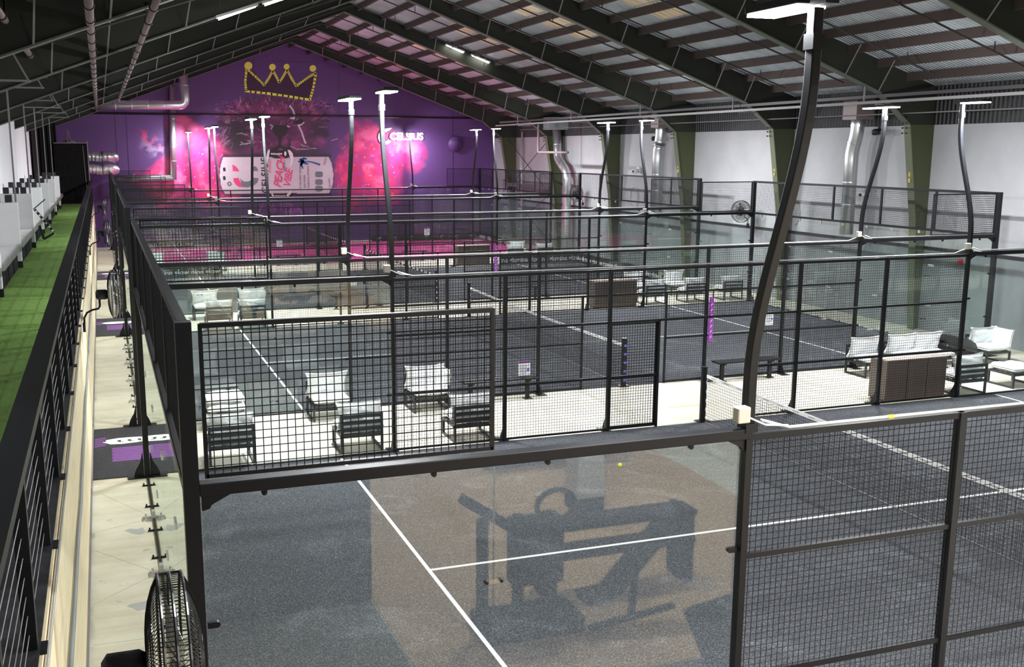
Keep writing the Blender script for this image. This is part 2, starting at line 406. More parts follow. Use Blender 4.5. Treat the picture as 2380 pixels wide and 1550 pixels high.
# large pipes, tray
for x, z, r, lab, y1 in ((-1.6, 6.9, .055, 'pinkish pipe with black clamps running high above the white booths', 50.8), (-.42, 6.9, .06, 'pinkish pipe running overhead straight towards the silver duct', 48), (.4, 6.9, .05, 'slim pinkish pipe slanting overhead beside the thicker one', 36)):
    o = tag(MB().tube([(x, 3, z), (x, y1, z)], r, 10).build('overhead_pipe', 'pipe_pink', smooth=True), lab, 'pipe')
    for k in range(int((y1 - 4) / 1.55)): MB().tube([(x, 4 + 1.55 * k, z), (x, 4.05 + 1.55 * k, z)], r + .018, 10).build('clamp', 'pipe_dark', o)
    hg = MB()
    for yy in FY:
        if 4 < yy < y1: hg.bar((x, yy, z), (x, yy, 7.25), .02)
    hg.build('hanger', 'pipe_dark', o)
o = tag(MB().tube([(-1.45, 50, 6.87), (20.2, 50, 6.8)], .06, 10).build('overhead_pipe', 'pipe_dark', smooth=True), 'dark horizontal pipe crossing in front of the whole purple wall', 'pipe')
hg = MB()
for x in (.4, 4.2, 7.5, 12, 15.5, 18.8): hg.bar((x, 50, 6.85), (x, 50, roofz(x) - .1), .02)
hg.build('hanger', 'pipe_dark', o)
o = tag(MB().box(18.94, 19.04, -6, 44.5, 6.22, 6.29).build('cable_tray', 'tray'), 'long pale tray running below the rafters along the white wall', 'cable tray')
MB().box(19.16, 19.24, -6, 44.5, 6.38, 6.46).build('side_rail', 'pipe_dark', o)
for yy in FY:
    if -6 < yy < 44:
        MB().bar((19.0, yy, 6.3), (19.0, yy, 6.75), .03).build('hanger', 'tray', o); MB().bar((18.7, yy - .8, 6.18), (19.4, yy - .8, 6.18), .03).build('cross_support', 'tray', o)
tag(MB().tube([(20.3, -5, 5.95), (20.3, 44.5, 6.05)], .018, 6).build('support_cable', 'tray'), 'thin pale cable stretched along the tops of the olive columns', 'cable')
tag(MB().tube([(19.2, 39.5, 6.2), (19.2, 39.5, 4.98), (19.2, 39.42, 4.92), (19.2, 36.15, 4.92)], .055, 8).build('overhead_pipe', 'pipe_pink', smooth=True), 'brown pipe dropping from the tray and turning across the silver duct', 'pipe')

# round ducts
def duct(name, pts, r, label, m='galvanised', rings=.9):
    o = thing(name, pts[0], 0, label, 'duct'); o0 = Vector(pts[0])
    P = [Vector(p) - o0 for p in pts]; Q = []
    for i, p in enumerate(P):
        if 0 < i < len(P) - 1:
            a = (P[i - 1] - p).normalized(); b = (P[i + 1] - p).normalized(); k = r * 1.3
            for t in (0, .33, .66, 1): Q.append((p + a * k) * (1 - t) ** 2 + p * 2 * t * (1 - t) + (p + b * k) * t * t)
        else: Q.append(p)
    MB().tube(Q, r, 16).build('pipe_body', m, o, smooth=True)
    for i in range(len(P) - 1):
        d = P[i + 1] - P[i]; L = d.length; u = d.normalized(); n_ = max(1, int(L / rings))
        for k in range(1, n_ + 1):
            t = r * 1.3 + (L - r * 2.6) * k / (n_ + 1)
            if t > 0: MB().tube([P[i] + u * t, P[i] + u * (t + .035)], r + .012, 16).build('seam_ring', m, o)
    return o
duct('silver_duct', [(-.6, 45, 7.06), (3.55, 45, 7.12), (3.5, 45, 8.85)], .21, 'silver duct running level then turning up to the roof beside the yellow crown')
duct('silver_duct', [(.33, 50.95, 3.58), (3.18, 50.95, 3.58)], .17, 'dull silver duct running low along the purple wall behind the far fence')
for x in (.9, 2.2): MB().box(x - .03, x + .03, 51.08 - 50.95, YF - 50.95, -.2, .2).build('wall_strap', 'galvanised', bpy.data.objects['silver_duct.001'])
duct('painted_duct', [(3.2, 50.95, 3.5), (3.38, 50.95, 8.3)], .17, 'purple and silver duct rising up the purple wall left of the lion')
for k, (y, xx, top, lab) in enumerate(((19.65, 20.95, 5.9, 'silver duct on the white wall between the columns marked E8 and E9'), (31.2, 20.95, 5.9, 'silver duct on the white wall behind the third court'))):
    o = duct('wall_duct', [(xx, y - .12, top + .1), (xx, y - .12, top - .4), (xx, y + .06, top - .9), (xx, y + .06, 2.5)], .2 + .035 * k, lab)
    MB().box(-.32, .32, -.3, .3, -.1, .55).build('plenum_box', 'pipe_pink', o)
o = duct('wall_duct', [(20.95, 41.3, 6.0), (20.95, 41.1, 4.6), (20.95, 40.0, 3.95), (20.95, 40.0, .8)], .21, 'silver duct with a large offset bend beside the cross-braced bay')
MB().box(-.6, .5, -.4, .4, 0, .6).build('plenum_box', 'wall_grey', o)
# flexible foil ducts at the balcony end
for z, m_, lab in ((4.72, 'galvanised', 'purple-lit ribbed flexible duct, upper of two past the black mesh screen'), (4.12, 'foil', 'crumpled shiny foil duct, lower of two past the black mesh screen')):
    o = thing('flexible_duct', (-.95, 48, z), 0, lab, 'duct')
    pts = [(t, .0 - .05 * t, -.02 * t + .02 * math.sin(t * 9)) for t in [i * .06 for i in range(18)]] + [(1.12, .1, -.04), (1.17, .3, -.05), (1.17, 1.2, -.05)]
    MB().tube(pts, .26, 16, radii=[.25 + .018 * math.sin(i * 2.1) for i in range(len(pts))]).build('duct_sleeve', m_, o, smooth=True)
    MB().tube([(.62, -.03, 0), (.66, -.03, 0)], .275, 16).build('strap', 'black_plastic', o)
# cross-brace rods in the far right bay
o = thing('cross_brace', (20.9, 42, 0), 0, 'crossed thin steel rods on the pink-lit white wall in the last bay', 'brace')
for a, b in (((0, 0, 2.9), (0, 5.7, 5.6)), ((0, 0, 5.6), (0, 5.7, 2.9)), ((0, 0, .5), (0, 5.7, 2.8)), ((0, 0, 2.8), (0, 5.7, .5))):
    MB().bar(a, b, .025).build('rod', 'pipe_dark', o)
MB().box(-.06, .06, -.1, 5.8, 3.05, 3.25).build('cross_beam', 'tray', o)
tag(MB().tube([(21.3, 46.6, 6), (21.3, 46.6, 0)], .07, 8).build('drain_pipe', 'conduit', smooth=True), 'pale vertical drain pipe on the far white wall near the purple corner', 'pipe')
# cameras / speakers on the white wall
for k, (y, z, m_, lab) in enumerate(((33.6, 4.15, 'white_paint', 'small white camera on the white wall above the third court'), (19.4, 3.72, 'white_paint', 'small white camera clamped beside the silver duct near column E8'), (19.0, 5.55, 'black_plastic', 'round black speaker high on the white wall right of a duct'), (32.0, 5.5, 'black_plastic', 'black speaker high on the white wall beside the second duct'))):
    o = thing('wall_camera' if m_ == 'white_paint' else 'wall_speaker', (21.35, y, z), 0, lab, 'camera' if m_ == 'white_paint' else 'speaker')
    MB().box(-.04, .06, -.08, .08, -.05, .15).build('bracket', m_, o)
    MB().tube([(-.04, 0, 0), (-.32, -.1, -.02)], .09, 12).build('housing', m_, o, smooth=True)
    MB().tube([(-.32, -.1, -.02), (-.335, -.105, -.02)], .05, 10).build('lens', 'ink', o)
# exit / alarm red box by E8
tag(MB().box(21.33, 21.42, 15.55, 15.66, 1.98, 2.12).build('alarm_box', 'red_sign'), 'small red alarm box on the grey lower wall by column E8', 'alarm')

# strip lights on the rafters
def strip(x, y, z, lab, dx=1.3):
    o = thing('strip_light', (x, y, z), 0, lab, 'strip light', 'tube lights under the roof')
    sl = -1 / 3 if x > XC else 1 / 3
    MB().bar((0, 0, 0.03), (dx, 0, .03 + dx * sl), .16, .05).build('housing', 'white_paint', o)
    MB().bar((.05, 0, -.01), (dx - .05, 0, -.01 + dx * sl), .11, .03).build('tube', 'tube_lamp', o)
    MB().bar((.1, 0, .05), (.1, 0, .35), .02).build('hanger', 'pipe_dark', o)
strip(13.23, 35.3, 9.25, 'bright tube light under the roof, upper of the two in line', .82)
strip(14.35, 35.3, 8.87, 'bright tube light under the roof, lower of the two in line', .82)
strip(2.0, 16.0, 7.65, 'bright tube light hanging under the left-hand roof slope', .85)
strip(2.95, 16.0, 7.97, 'cut-off tube light at the top edge next to the roof tube')

# ------------------------------------------------------------------ balcony
struct('floor_balcony', MB().box(XL, -.867, -4.36, 49.5, 2.2, 2.47), 'turf_kerb')
struct('wall_balcony', MB().box(-.865, -.84, -4.36, 49.4, 0, 2.47), 'plywood')
struct('floor_mezzanine', MB().box(XL, 2.2, YB, -4.36, 0, 2.45), 'gym_black')
tag(MB().box(XL + .02, -1.3, -4, 48.6, 2.47, 2.50).build('balcony_turf', 'turf'), 'bright green artificial grass covering the balcony walkway', 'artificial grass')
struct('trim_10', MB().box(-1.3, -.855, -4.3, 49.4, 2.47, 2.485), 'kerb_paint')
o = tag(MB().tube([(-.825, y, 2.42 + .004 * math.sin(y * 2)) for y in np.arange(-4, 49, 1.0)], .014, 6).build('wall_conduit', 'conduit', smooth=True), 'thin metal conduit clipped along the top of the plywood wall', 'conduit')
pts = [(-.815, y, 1.45 + .03 * math.sin(y * .9) + .02 * math.sin(y * 2.3)) for y in np.arange(-4, 48, .5)]
tag(MB().tube(pts, .018, 6).build('wall_cable', 'wall_grey', smooth=True), 'dark grey cable sagging along the plywood balcony wall', 'cable')
struct('baseboard_balcony', MB().box(-.84, -.815, -4.3, 49.2, 0, .05), 'tray')
# railing
rl = thing('balcony_railing', (-.9, 0, 2.47), 0, 'black steel railing with stretched cables along the green balcony', 'railing')
MB().box(-.07, .07, -4.2, 49, 1.04, 1.10).build('top_rail', 'black_metal', rl)
for i in range(35):
    y = -3.9 + 1.52 * i
    if y > 48.5: break
    MB().box(-.035, .035, y - .035, y + .035, 0, 1.04).box(-.07, .08, y - .07, y + .07, 0, .012).build('post', 'black_metal', rl)
for i in range(9):
    z = .1 + .105 * i
    MB().tube([(0, -4.1, z), (0, 48.8, z)], .003, 4).build('cable', 'tray', rl)
# booths
PY_ = [8.3, 13.3, 18.2, 23.2, 28.0, 32.75, 37.9, 42.8, 47.9]
for i, y in enumerate(PY_):
    o = thing('seating_booth', (-2.15, y, 2.5), 0, 'white high-backed booth on the green balcony, %s from the railing\'s near end' % ORD[i], 'booth', 'white booths along the balcony')
    MB().box(-.92, 0, -.06, .06, .14, 1.42).build('divider', 'white_paint', o, bevel=.012)
    MB().box(-.90, .01, -.05, .05, 0, .14).build('plinth', 'black_plastic', o)
    MB().box(-.92, -.84, -3.9, -.08, .45, .9).build('low_back', 'wall_white', o, bevel=.02)
    for k in range(3):
        a = -.12 - 1.26 * k; a2 = a - 1.2
        MB().box(-.80, -.08, a2 + .04, a - .04, 0, .33).build('seat_base', 'gym_black', o)
        MB().box(-.82, -.03, a2, a - .01, .33, .50).build('seat_cushion', 'white_paint', o, bevel=.04)
    xs = (-.2, -.38, -.62, -.85) if i > 2 else (-.18, -.42)
    for k, x in enumerate(xs):
        q = MB().box(-2.15 + x - .07, -2.15 + x + .07, y - .07, y + .07, 3.92, 4.08)
        tag(q.build('table_lantern', 'ink', bevel=.01), 'small black cube lantern, %s from the aisle on the %s booth divider' % (ORD[k], ORD[i]), 'lantern', 'black cube lanterns on the booths')
# booth frames
for i, (y, zt) in enumerate(((13.3, 6.2), (18.2, 6.35), (23.2, 6.3), (28.0, 6.3), (32.75, 6.3), (37.9, 6.3))):
    o = thing('metal_frame', (-2.2, y + .15, 2.5), 0, 'slim grey post with a short top arm standing behind the %s white booth' % ORD[i + 1], 'metal frame', 'slim grey posts behind the booths')
    MB().bar((0, 0, 0), (0, 0, zt - 2.5), .035).build('post', 'tray', o)
    MB().bar((-.3, 0, zt - 2.5), (.75, 0, zt - 2.5), .035).build('arm', 'tray', o)
    MB().bar((.72, 0, zt - 2.5), (.5, 0, zt - 2.5 + .45), .03).build('stay', 'tray', o)
# folding frame on the turf
o = thing('folding_stand', (-2.05, 25.6, 2.5), 0, 'black and white folded stand leaning out from a booth onto the green turf', 'stand')
A_, B_ = Vector((-.2, 0, .88)), Vector((.27, 0, .22))
MB().bar(A_, B_, .06, .07).build('rail', 'black_plastic', o)
MB().bar((-.1, -.05, .42), (-.01, -.05, .03), .06, .06).bar((-.01, -.05, .03), (.27, -.05, .2), .07, .06).build('foot_frame', 'black_plastic', o)
MB().bar((-.12, .25, .36), (.0, -.03, .05), .05, .05).build('rear_leg', 'black_plastic', o)
MB().bar((-.26, 0, .86), (.1, -.1, 1.16), .025).build('arm', 'black_plastic', o)
st = MB()
for k in range(6):
    p = A_.lerp(B_, k / 6 + .06); q = A_.lerp(B_, k / 6 + .13); st.bar(p + Vector((0, -.03, 0)), q + Vector((0, -.03, 0)), .05, .05)
st.build('white_stripe', 'white_paint', o)
tag(MB().box(-1.87, -1.74, 5.3, 5.75, 2.5, 2.62).build('cloth', 'blue_cloth', bevel=.03), 'corner of a blue cloth lying on the green turf', 'cloth')
# black mesh screen at the balcony end
o = thing('mesh_screen', (-1.7, 47.2, 2.5), 0, 'tall black netting screen closing the far end of the green balcony', 'screen')
w = MB(); w.grid_wires(0, -.75, .75, 0, 2.85, 0, .10, .022); w.build('netting', 'curtain_black', o)
MB().box(-.75, .75, .06, .08, 0, 2.85).build('backing', 'curtain_black', o)
w = MB(); w.bar((-.75, 0, 2.87), (.75, 0, 2.87), .04); w.bar((.76, 0, 0), (.76, 0, 2.95), .05); w.bar((.62, -.02, .1), (.55, -.02, 2.75), .025)
w.build('frame', 'tray', o)
MB().tube([(-.1, .1, 6.0 - 2.5), (.05, .1, 2.9)], .02, 5).tube([(-.1, .1, 3.5), (-.12, .1, 2.9)], .02, 5).build('hanging_strap', 'pipe_pink', o)
tag(MB().ball((-1.75, 47.6, 5.38), .3, 6, .5).build('wrapped_bundle', 'tray', smooth=True), 'grey wrapped bundle resting on top of the netting screen', 'bundle')

# ------------------------------------------------------------------ courts
def lines(y0, parent):
    z0, z1 = .012, .0155
    def L(x0, x1, a, b): MB().box(x0, x1, y0 + a, y0 + b, z0, z1).build('line', 'white_line', parent)
    L(3.04, 3.09, .12, 9.88); L(16.91, 16.96, .12, 9.88); L(3.09, 16.91, 4.975, 5.025)
for c, y0 in enumerate(Y0):
    o = MB().box(.03, 19.97, y0 + .02, y0 + 9.98, .0, .012).build('court_carpet', 'court_pink' if c == 3 else 'court_grey')
    tag(o, ('pink' if c == 3 else 'dark grey') + ' sanded playing carpet with white lines on the ' + CN[c], 'court floor')
    lines(y0, o)

def post_geo(mb, x, sgn, h, w=.055, d=.075, dirx=0):
    mb.box(x - w / 2, x + w / 2, -d / 2, d / 2, 0, h)
    if dirx == 0:
        a = sgn * d / 2
        prof = [(a, .0), (a + sgn * .14, .0), (a + sgn * .14, .03), (a + sgn * .12, .10), (a + sgn * .06, .19), (a + sgn * .02, .28), (a, .38)]
        mb.prism(prof, 0, x - .008, x + .008); mb.box(x - .09, x + .09, min(0, sgn * .26), max(0, sgn * .26), .0, .015)
    return mb

def fence(y, sgn, label, court):
    o = thing('court_fence', (0, y, 0), 0, label, 'court fence', 'wire and glass side fences of the courts')
    gy = -sgn * .01
    for x in (4, 6, 8, 12, 14, 16):
        MB_ = post_geo(MB(), x, sgn, 2.96); MB_.build('post', 'black_metal', o)
    for x in (9, 11): MB().box(x - .02, x + .02, -.02, .02, 0, 2.0).build('door_jamb', 'black_metal', o)
    for a, b in ((.05, 4), (16, 19.95)):
        MB().box(a, b, -.05, .05, 2.93, 3.01).build('glass_rail', 'black_metal', o, bevel=.006)
        MB().box(a, b, -.03, .03, .0, .03).build('floor_channel', 'black_metal', o)
    MB().box(4, 16, -.025, .025, 2.91, 2.96).build('top_rail', 'black_metal', o)
    MB().box(4, 16, -.02, .02, 1.98, 2.02).build('middle_rail', 'black_metal', o)
    for a, b in ((4, 9), (11, 16)):
        MB().box(a, b, -.02, .02, .98, 1.02).build('lower_rail', 'black_metal', o)
        MB().box(a, b, -.02, .02, .03, .06).build('bottom_rail', 'black_metal', o)
    for a, b, z0 in ((4, 6, .06), (6, 8, .06), (8, 9, .06), (9, 11, 2.0), (11, 12, .06), (12, 14, .06), (14, 16, .06)):
        MB().grid_wires(0, a + .03, b - .03, z0, 2.92, gy).build('mesh_panel', 'wire', o)
    for a, b in ((.1, 1.98), (18.02, 19.9)):
        MB().grid_wires(0, a, b, 3.05, 3.98, gy).build('mesh_panel', 'wire', o)
        f = MB(); f.box(a, b, -.02, .02, 3.975, 4.005); f.box(a, b, -.015, .015, 3.035, 3.06)
        f.box(a - .012, a + .012, -.015, .015, 3.035, 4.0); f.box(b - .012, b + .012, -.015, .015, 3.035, 4.0)
        f.build('panel_frame', 'black_metal', o)
    # gusset plates beneath the glass rail, beside the lamp posts
    for x, s2 in ((4, -1), (16, 1), (0.06, 1), (19.94, -1)):
        MB().prism([(x, 2.93), (x + s2 * .19, 2.93), (x + s2 * .16, 2.915), (x + s2 * .06, 2.865), (x + s2 * .045, 2.84), (x, 2.83)], 1, -.02, .02).build('corner_bracket', 'black_metal', o)
    for a, b in ((.06, 1.995), (2.005, 3.96), (16.04, 17.995), (18.005, 19.94)):
        gl = MB().box(a, b, gy - .006, gy + .006, .03, 2.93).build('glass_pane', 'glass', o)
        for fx in (.2, .78):
            x = a + (b - a) * fx; t_ = MB(); t_.box(x - .018, x + .018, gy - .014, gy + .014, 2.905, 2.935); t_.tube([(x, gy - .015, 2.902), (x, gy + .015, 2.902)], .018, 14); t_.tube([(x, gy - .02, 2.902), (x, gy + .02, 2.902)], .007, 8)
            t_.build('clip', 'black_metal', gl)
        xe = a if a < 1 or abs(a - 16.04) < .01 else b
        s3 = 1 if xe == a else -1
        for z in (2.06, 1.0):
            t_ = MB(); t_.box(min(xe, xe + s3 * .06), max(xe, xe + s3 * .06), gy - .016, gy + .016, z - .02, z + .02); t_.tube([(xe + s3 * .06, gy - .017, z), (xe + s3 * .06, gy + .017, z)], .02, 12)
            t_.build('clip', 'black_metal', gl)
        if a < 1 or abs(a - 16.04) < .01:
            for z in (2.08, 1.05):
                q = MB().box(b - .075, b + .085, gy - .014, gy + .014, z - .028, z + .028).build('clear_clamp', 'acrylic', gl, bevel=.012)
                t_ = MB()
                for e in (-.05, .06): t_.tube([(b + e, gy - .02, z), (b + e, gy + .02, z)], .012, 8)
                t_.build('clamp_bolt', 'black_metal', gl)
    cd = MB(); cd.tube([(4.1, sgn * .02, 3.06), (4.35, sgn * .02, 2.985), (15.65, sgn * .02, 2.985), (15.9, sgn * .02, 3.06)], .013, 6)
    if sgn > 0 or court > 0: cd.tube([(16.1, sgn * .02, 3.09), (16.3, sgn * .02, 3.03), (19.9, sgn * .02, 3.03)], .012, 6)
    cd.build('cable_conduit', 'conduit', o, smooth=True)
    if court == 0 and sgn < 0:
        for x in (5.28, 6.72): MB().tube([(x - .02, -.02, 2.985), (x + .03, -.02, 2.985)], .016, 8).build('yellow_tape', 'yellow', o)
    return o

def gate(y, sgn, label):
    o = thing('court_gate', (8.02, y + sgn * .035, 0), 0, label, 'gate')
    f = MB(); f.box(.02, .05, -.015, .015, .05, 1.97); f.box(.93, .96, -.015, .015, .05, 1.97); f.box(.02, .96, -.015, .015, .05, .08); f.box(.02, .96, -.015, .015, 1.94, 1.97); f.box(.02, .96, -.012, .012, .95, .975)
    f.build('gate_frame', 'black_metal', o); MB().grid_wires(0, .05, .93, .08, 1.94, 0).build('gate_mesh', 'wire', o)
    return o

def endwall(x, y, sx, label):
    o = thing('court_end_wall', (x, y, 0), 0, label, 'glass wall', 'glass end walls of the courts')
    for yy in (0, 10):
        mb = MB().box(-.048, .048, yy - .05, yy + .05, 0, 4.02)
        prof = [(sx * .055, 0), (sx * .20, 0), (sx * .20, .04), (sx * .17, .13), (sx * .1, .25), (sx * .06, .42)]
        mb.prism([(p[0], p[1]) for p in prof], 1, yy - .01, yy + .01); mb.box(min(0, sx * .3), max(0, sx * .3), yy - .1, yy + .1, 0, .015)
        mb.build('corner_post', 'black_metal', o)
    MB().box(-.045, .045, .055, 9.945, 2.94, 3.0).build('glass_rail', 'black_metal', o)
    MB().box(-.03, .03, .055, 9.945, 3.96, 4.02).build('top_rail', 'black_metal', o)
    MB().box(-.02, .02, .055, 9.945, 0, .025).build('floor_channel', 'black_metal', o)
    for k in range(5):
        a, b = 2 * k + .02, 2 * k + 1.98
        gl = MB().box(-.006, .006, a - .015, b + .015, .03, 2.94).build('glass_pane', 'glass', o)
        t_ = MB()
        for z in (1.0, 2.05):
            if k < 4: t_.box(-.016, .016, b - .07, b + .11, z - .025, z + .025)
        for fx in (.25, .75): t_.box(-.02, .02, a + 2 * fx - .02, a + 2 * fx + .02, 2.86, 2.94)
        t_.build('clamp', 'conduit', gl)
        MB().grid_wires(1, a + .05, b - .02, 3.03, 3.95, 0).build('mesh_panel', 'wire', o)
        f = MB(); f.box(-.02, .02, a - .02, a + .02, 3.0, 3.96); f.box(-.02, .02, b, b + .02, 3.0, 3.96)
        f.build('panel_frame', 'black_metal', o)
        if k:
            q = MB().box(-.15, .15, 2 * k - .07, 2 * k + .07, 0, .02)
            for e in (-.11, .11):
                for e2 in (-.04, .04): q.tube([(e, 2 * k + e2, .02), (e, 2 * k + e2, .06)], .016, 6)
            q.box(-.03, .03, 2 * k - .05, 2 * k + .05, .02, .12); q.build('floor_clamp', 'conduit', o)
        q = MB()
        for e in (.5, 1.5):
            q.box(-.1, .1, 2 * k + e - .015, 2 * k + e + .015, 0, .02)
            for e2 in (-.08, .08): q.tube([(e2, 2 * k + e, .02), (e2, 2 * k + e, .05)], .012, 6)
        q.build('anchor_bolt', 'black_metal', o)
    return o

def light_pole(x, y, sgn, label, double=False, power=1.0):
    o = thing('court_light_pole', (x, y, 3.0), 0, label, 'light pole', 'curved lamp poles of the courts')
    pts = []
    for i in range(25):
        z = i / 24 * 2.92; t = min(1, max(0, (z - .35) / 2.2)); t = t * t * (3 - 2 * t)
        pts.append((0, sgn * .5 * t, z))
    MB().sweep(pts, .072, .08).build('pole', 'black_metal', o, bevel=.008)
    MB().box(-.052, .052, -.056, .056, -.02, .05).build('collar', 'black_metal', o)
    MB().box(-.045, .045, sgn * .5 - .05, sgn * .5 + .05, 2.66, 2.76).build('collar', 'black_metal', o)
    heads = [(-sgn, .62)] + ([(sgn, .35)] if double else [])
    for d, L in heads:
        ya, yb = sorted((sgn * .5 + d * .03, sgn * .5 + d * L))
        h = MB().box(-.12, .12, ya, yb, 2.945, 3.0).build('lamp_head', 'black_metal', o, bevel=.01)
        MB().box(-.11, .11, ya + .02, yb - .02, 2.924, 2.944).build('lens', 'lamp_lens', h)
        li = bpy.data.lights.new('lamp', 'AREA'); li.shape = 'RECTANGLE'; li.size = .22; li.size_y = yb - ya - .05
        li.energy = 320 * power * (1.0 if L > .5 else .4); li.color = (.95, .975, 1.0)
        lo = bpy.data.objects.new('lamp_light', li); COL.objects.link(lo); lo.parent = o; lo.location = (0, (ya + yb) / 2, 2.915)
        if L > .5:
            l2 = bpy.data.lights.new('lamp_wide', 'POINT'); l2.energy = 145 * power; l2.shadow_soft_size = .06; l2.color = (.95, .975, 1.0)
            q2 = bpy.data.objects.new('lamp_glow', l2); COL.objects.link(q2); q2.parent = o; q2.location = (0, (ya + yb) / 2, 2.85)
        if d * sgn < 0: lo.rotation_euler = (R(12) * -sgn * -1, 0, 0)
    b = MB().box(-.15, -.045, -.10, -.02, .07, .19).build('junction_box', 'box_cream', o, bevel=.01)
    MB().tube([(-.03, -.06, .1), (.12, -.05, .03), (.34, -.02, -.0)], .008, 6).build('flex_conduit', 'white_paint', o)
    MB().box(-.05, .05, sgn * .5 + (.0 if sgn > 0 else -.16), sgn * .5 + (.16 if sgn > 0 else .0), 2.93, 3.01).build('driver_box', 'black_metal', o)
    return o

for c, y0 in enumerate(Y0):
    for sgn, yy, nm in ((-1, y0, 'near'), (1, y0 + 10, 'far')):
        fence(yy, sgn, 'black wire and glass fence along the %s long side of the %s' % (nm, CN[c]), c)
        if (c, sgn) in ((0, 1), (2, 1)):
            gate(yy, sgn, 'black wire gate beside the net opening in the far fence of the ' + CN[c])
        for x, w in ((4, 'left-hand'), (16, 'right-hand')):
            light_pole(x, yy, sgn, 'curved black pole with a bright lamp head, %s %s of the %s' % (w, nm, CN[c]), double=(sgn < 0 and c > 0), power=(.55 if c == 3 and sgn > 0 else 1.0))
    endwall(0, y0, -1, 'glass end wall with black posts beside the plywood balcony, on the ' + CN[c])
    endwall(20, y0, 1, 'glass end wall with black posts facing the white wall, on the ' + CN[c])

def net(y0, c):
    o = thing('padel_net', (10, y0, 0), 0, ('white-banded' if c < 2 else 'black and white banded') + ' net stretched across the ' + CN[c], 'net')
    N = 40
    def top(y): return .93 - .05 * math.sin(PI * y / 10)
    w = MB()
    for i in range(int(9.8 / .055)):
        y = .1 + i * .055; w.box(-.0015, .0015, y - .0024, y + .0024, .03, top(y) - .05)
    for k in range(16):
        z = .04 + k * .055; w.box(-.0015, .0015, .1, 9.9, z - .0024, z + .0024)
    w.build('netting', 'wire', o)
    b = MB(); b2 = MB(); bb = MB()
    for i in range(N):
        ya, yb = .08 + 9.84 * i / N, .08 + 9.84 * (i + 1) / N; za, zb = top(ya), top(yb)
        b.bar((0, ya, za - .03), (0, yb, zb - .03), .016, .06)
        if c >= 2 and i % 2: MB().bar((0, ya, za - .03), (0, yb, zb - .03), .019, .063).build('band_mark', 'ink', o)
        (bb).bar((0, ya, .02), (0, yb, .02), .012, .018)
    b.build('top_band', 'white_tape', o)
    if c < 2:
        mk = MB()
        for i in range(24): y = .4 + i * .4; mk.box(-.0095, .0095, y, y + .16, top(y) - .036, top(y) - .024)
        mk.build('band_marks', 'tray', o)
    bb.build('bottom_cord', 'tray', o)
    for yy in (-.02, 10.02):
        p = MB().tube([(0, yy, .013), (0, yy, 1.02)], .06, 14); p.tube([(0, yy, 1.02), (0, yy, 1.06)], .065, 14); p.box(-.12, .12, yy - .1, yy + .1, .013, .025)
        pp = p.build('net_post', 'black_metal', o, smooth=False)
        if c in (1, 2) and yy < 1:
            s = MB()
            for k in range(5):
                z = .12 + .19 * k
                if c == 1: s.box(-.045, .045, yy - .064, yy - .058, z, z + .055)
                else: s.box(-.02, .03, yy - .064, yy - .058, z, z + .06); s.box(.0, .03, yy - .064, yy - .058, z + .08, z + .11)
            s.build('sticker', 'sticker_blue' if c == 1 else 'logo_white', pp)
    lc = MB()
    for k in range(9): lc.bar((0, 9.93 - .05 * (k % 2), .1 + .085 * k), (0, 9.93 - .05 * ((k + 1) % 2), .185 + .085 * k), .008)
    lc.build('lacing', 'white_tape', o)
for c, y0 in enumerate(Y0): net(y0, c)

# corridor mats with painted marks
for k, (a, b) in enumerate(((10.05, 13.15), (23.3, 26.5), (36.6, 39.6))):
    o = MB().box(-.81, .02, a, b, 0, .012).build('corridor_mat', 'mat_grey')
    tag(o, 'dark floor mat with white and purple marks in the corridor beside the %s gap' % ('first', 'second', 'third')[k], 'floor mat', 'dark corridor mats')
    ym = b - .95; s = MB()
    pts = [(-.72, 0), (-.6, .14), (-.3, .2), (0, .2), (.3, .18), (.5, .1), (.55, 0), (.45, -.1), (.2, -.17), (-.2, -.2), (-.5, -.17)]
    s.prism([(x * .62 - .22, ym + y) for x, y in pts], 2, .012, .0135); s.build('white_emblem', 'logo_white', o)
    s = MB()
    for q in range(9):
        y1 = ym - .42 - q * .095; s.box(-.52 + .01 * (q % 2), -.02, y1 - .075, y1, .012, .0135)
    for q in range(5): s.prism([(-.8, ym + .25 - .12 * q), (-.62, ym + .32 - .12 * q), (-.6, ym + .27 - .12 * q), (-.8, ym + .18 - .12 * q)], 2, .012, .0135)
    s.build('purple_emblem', 'mark_purple', o)
    if k == 0:
        s = MB()
        for q in range(4):
            x = -.42 + .17 * q; s.box(x, x + .06, ym - .04, ym + .06, .0135, .0145); s.box(x + .02, x + .1, ym - .08, ym - .05, .0135, .0145)
        s.build('ink_marks', 'ink', o)
    o2 = MB().box(.05, .42, a + .05, b - .05, 0, .011).build('corridor_mat', 'mat_grey')
    tag(o2, 'narrow dark mat strip inside the glass line at the %s gap' % ('first', 'second', 'third')[k], 'floor mat')

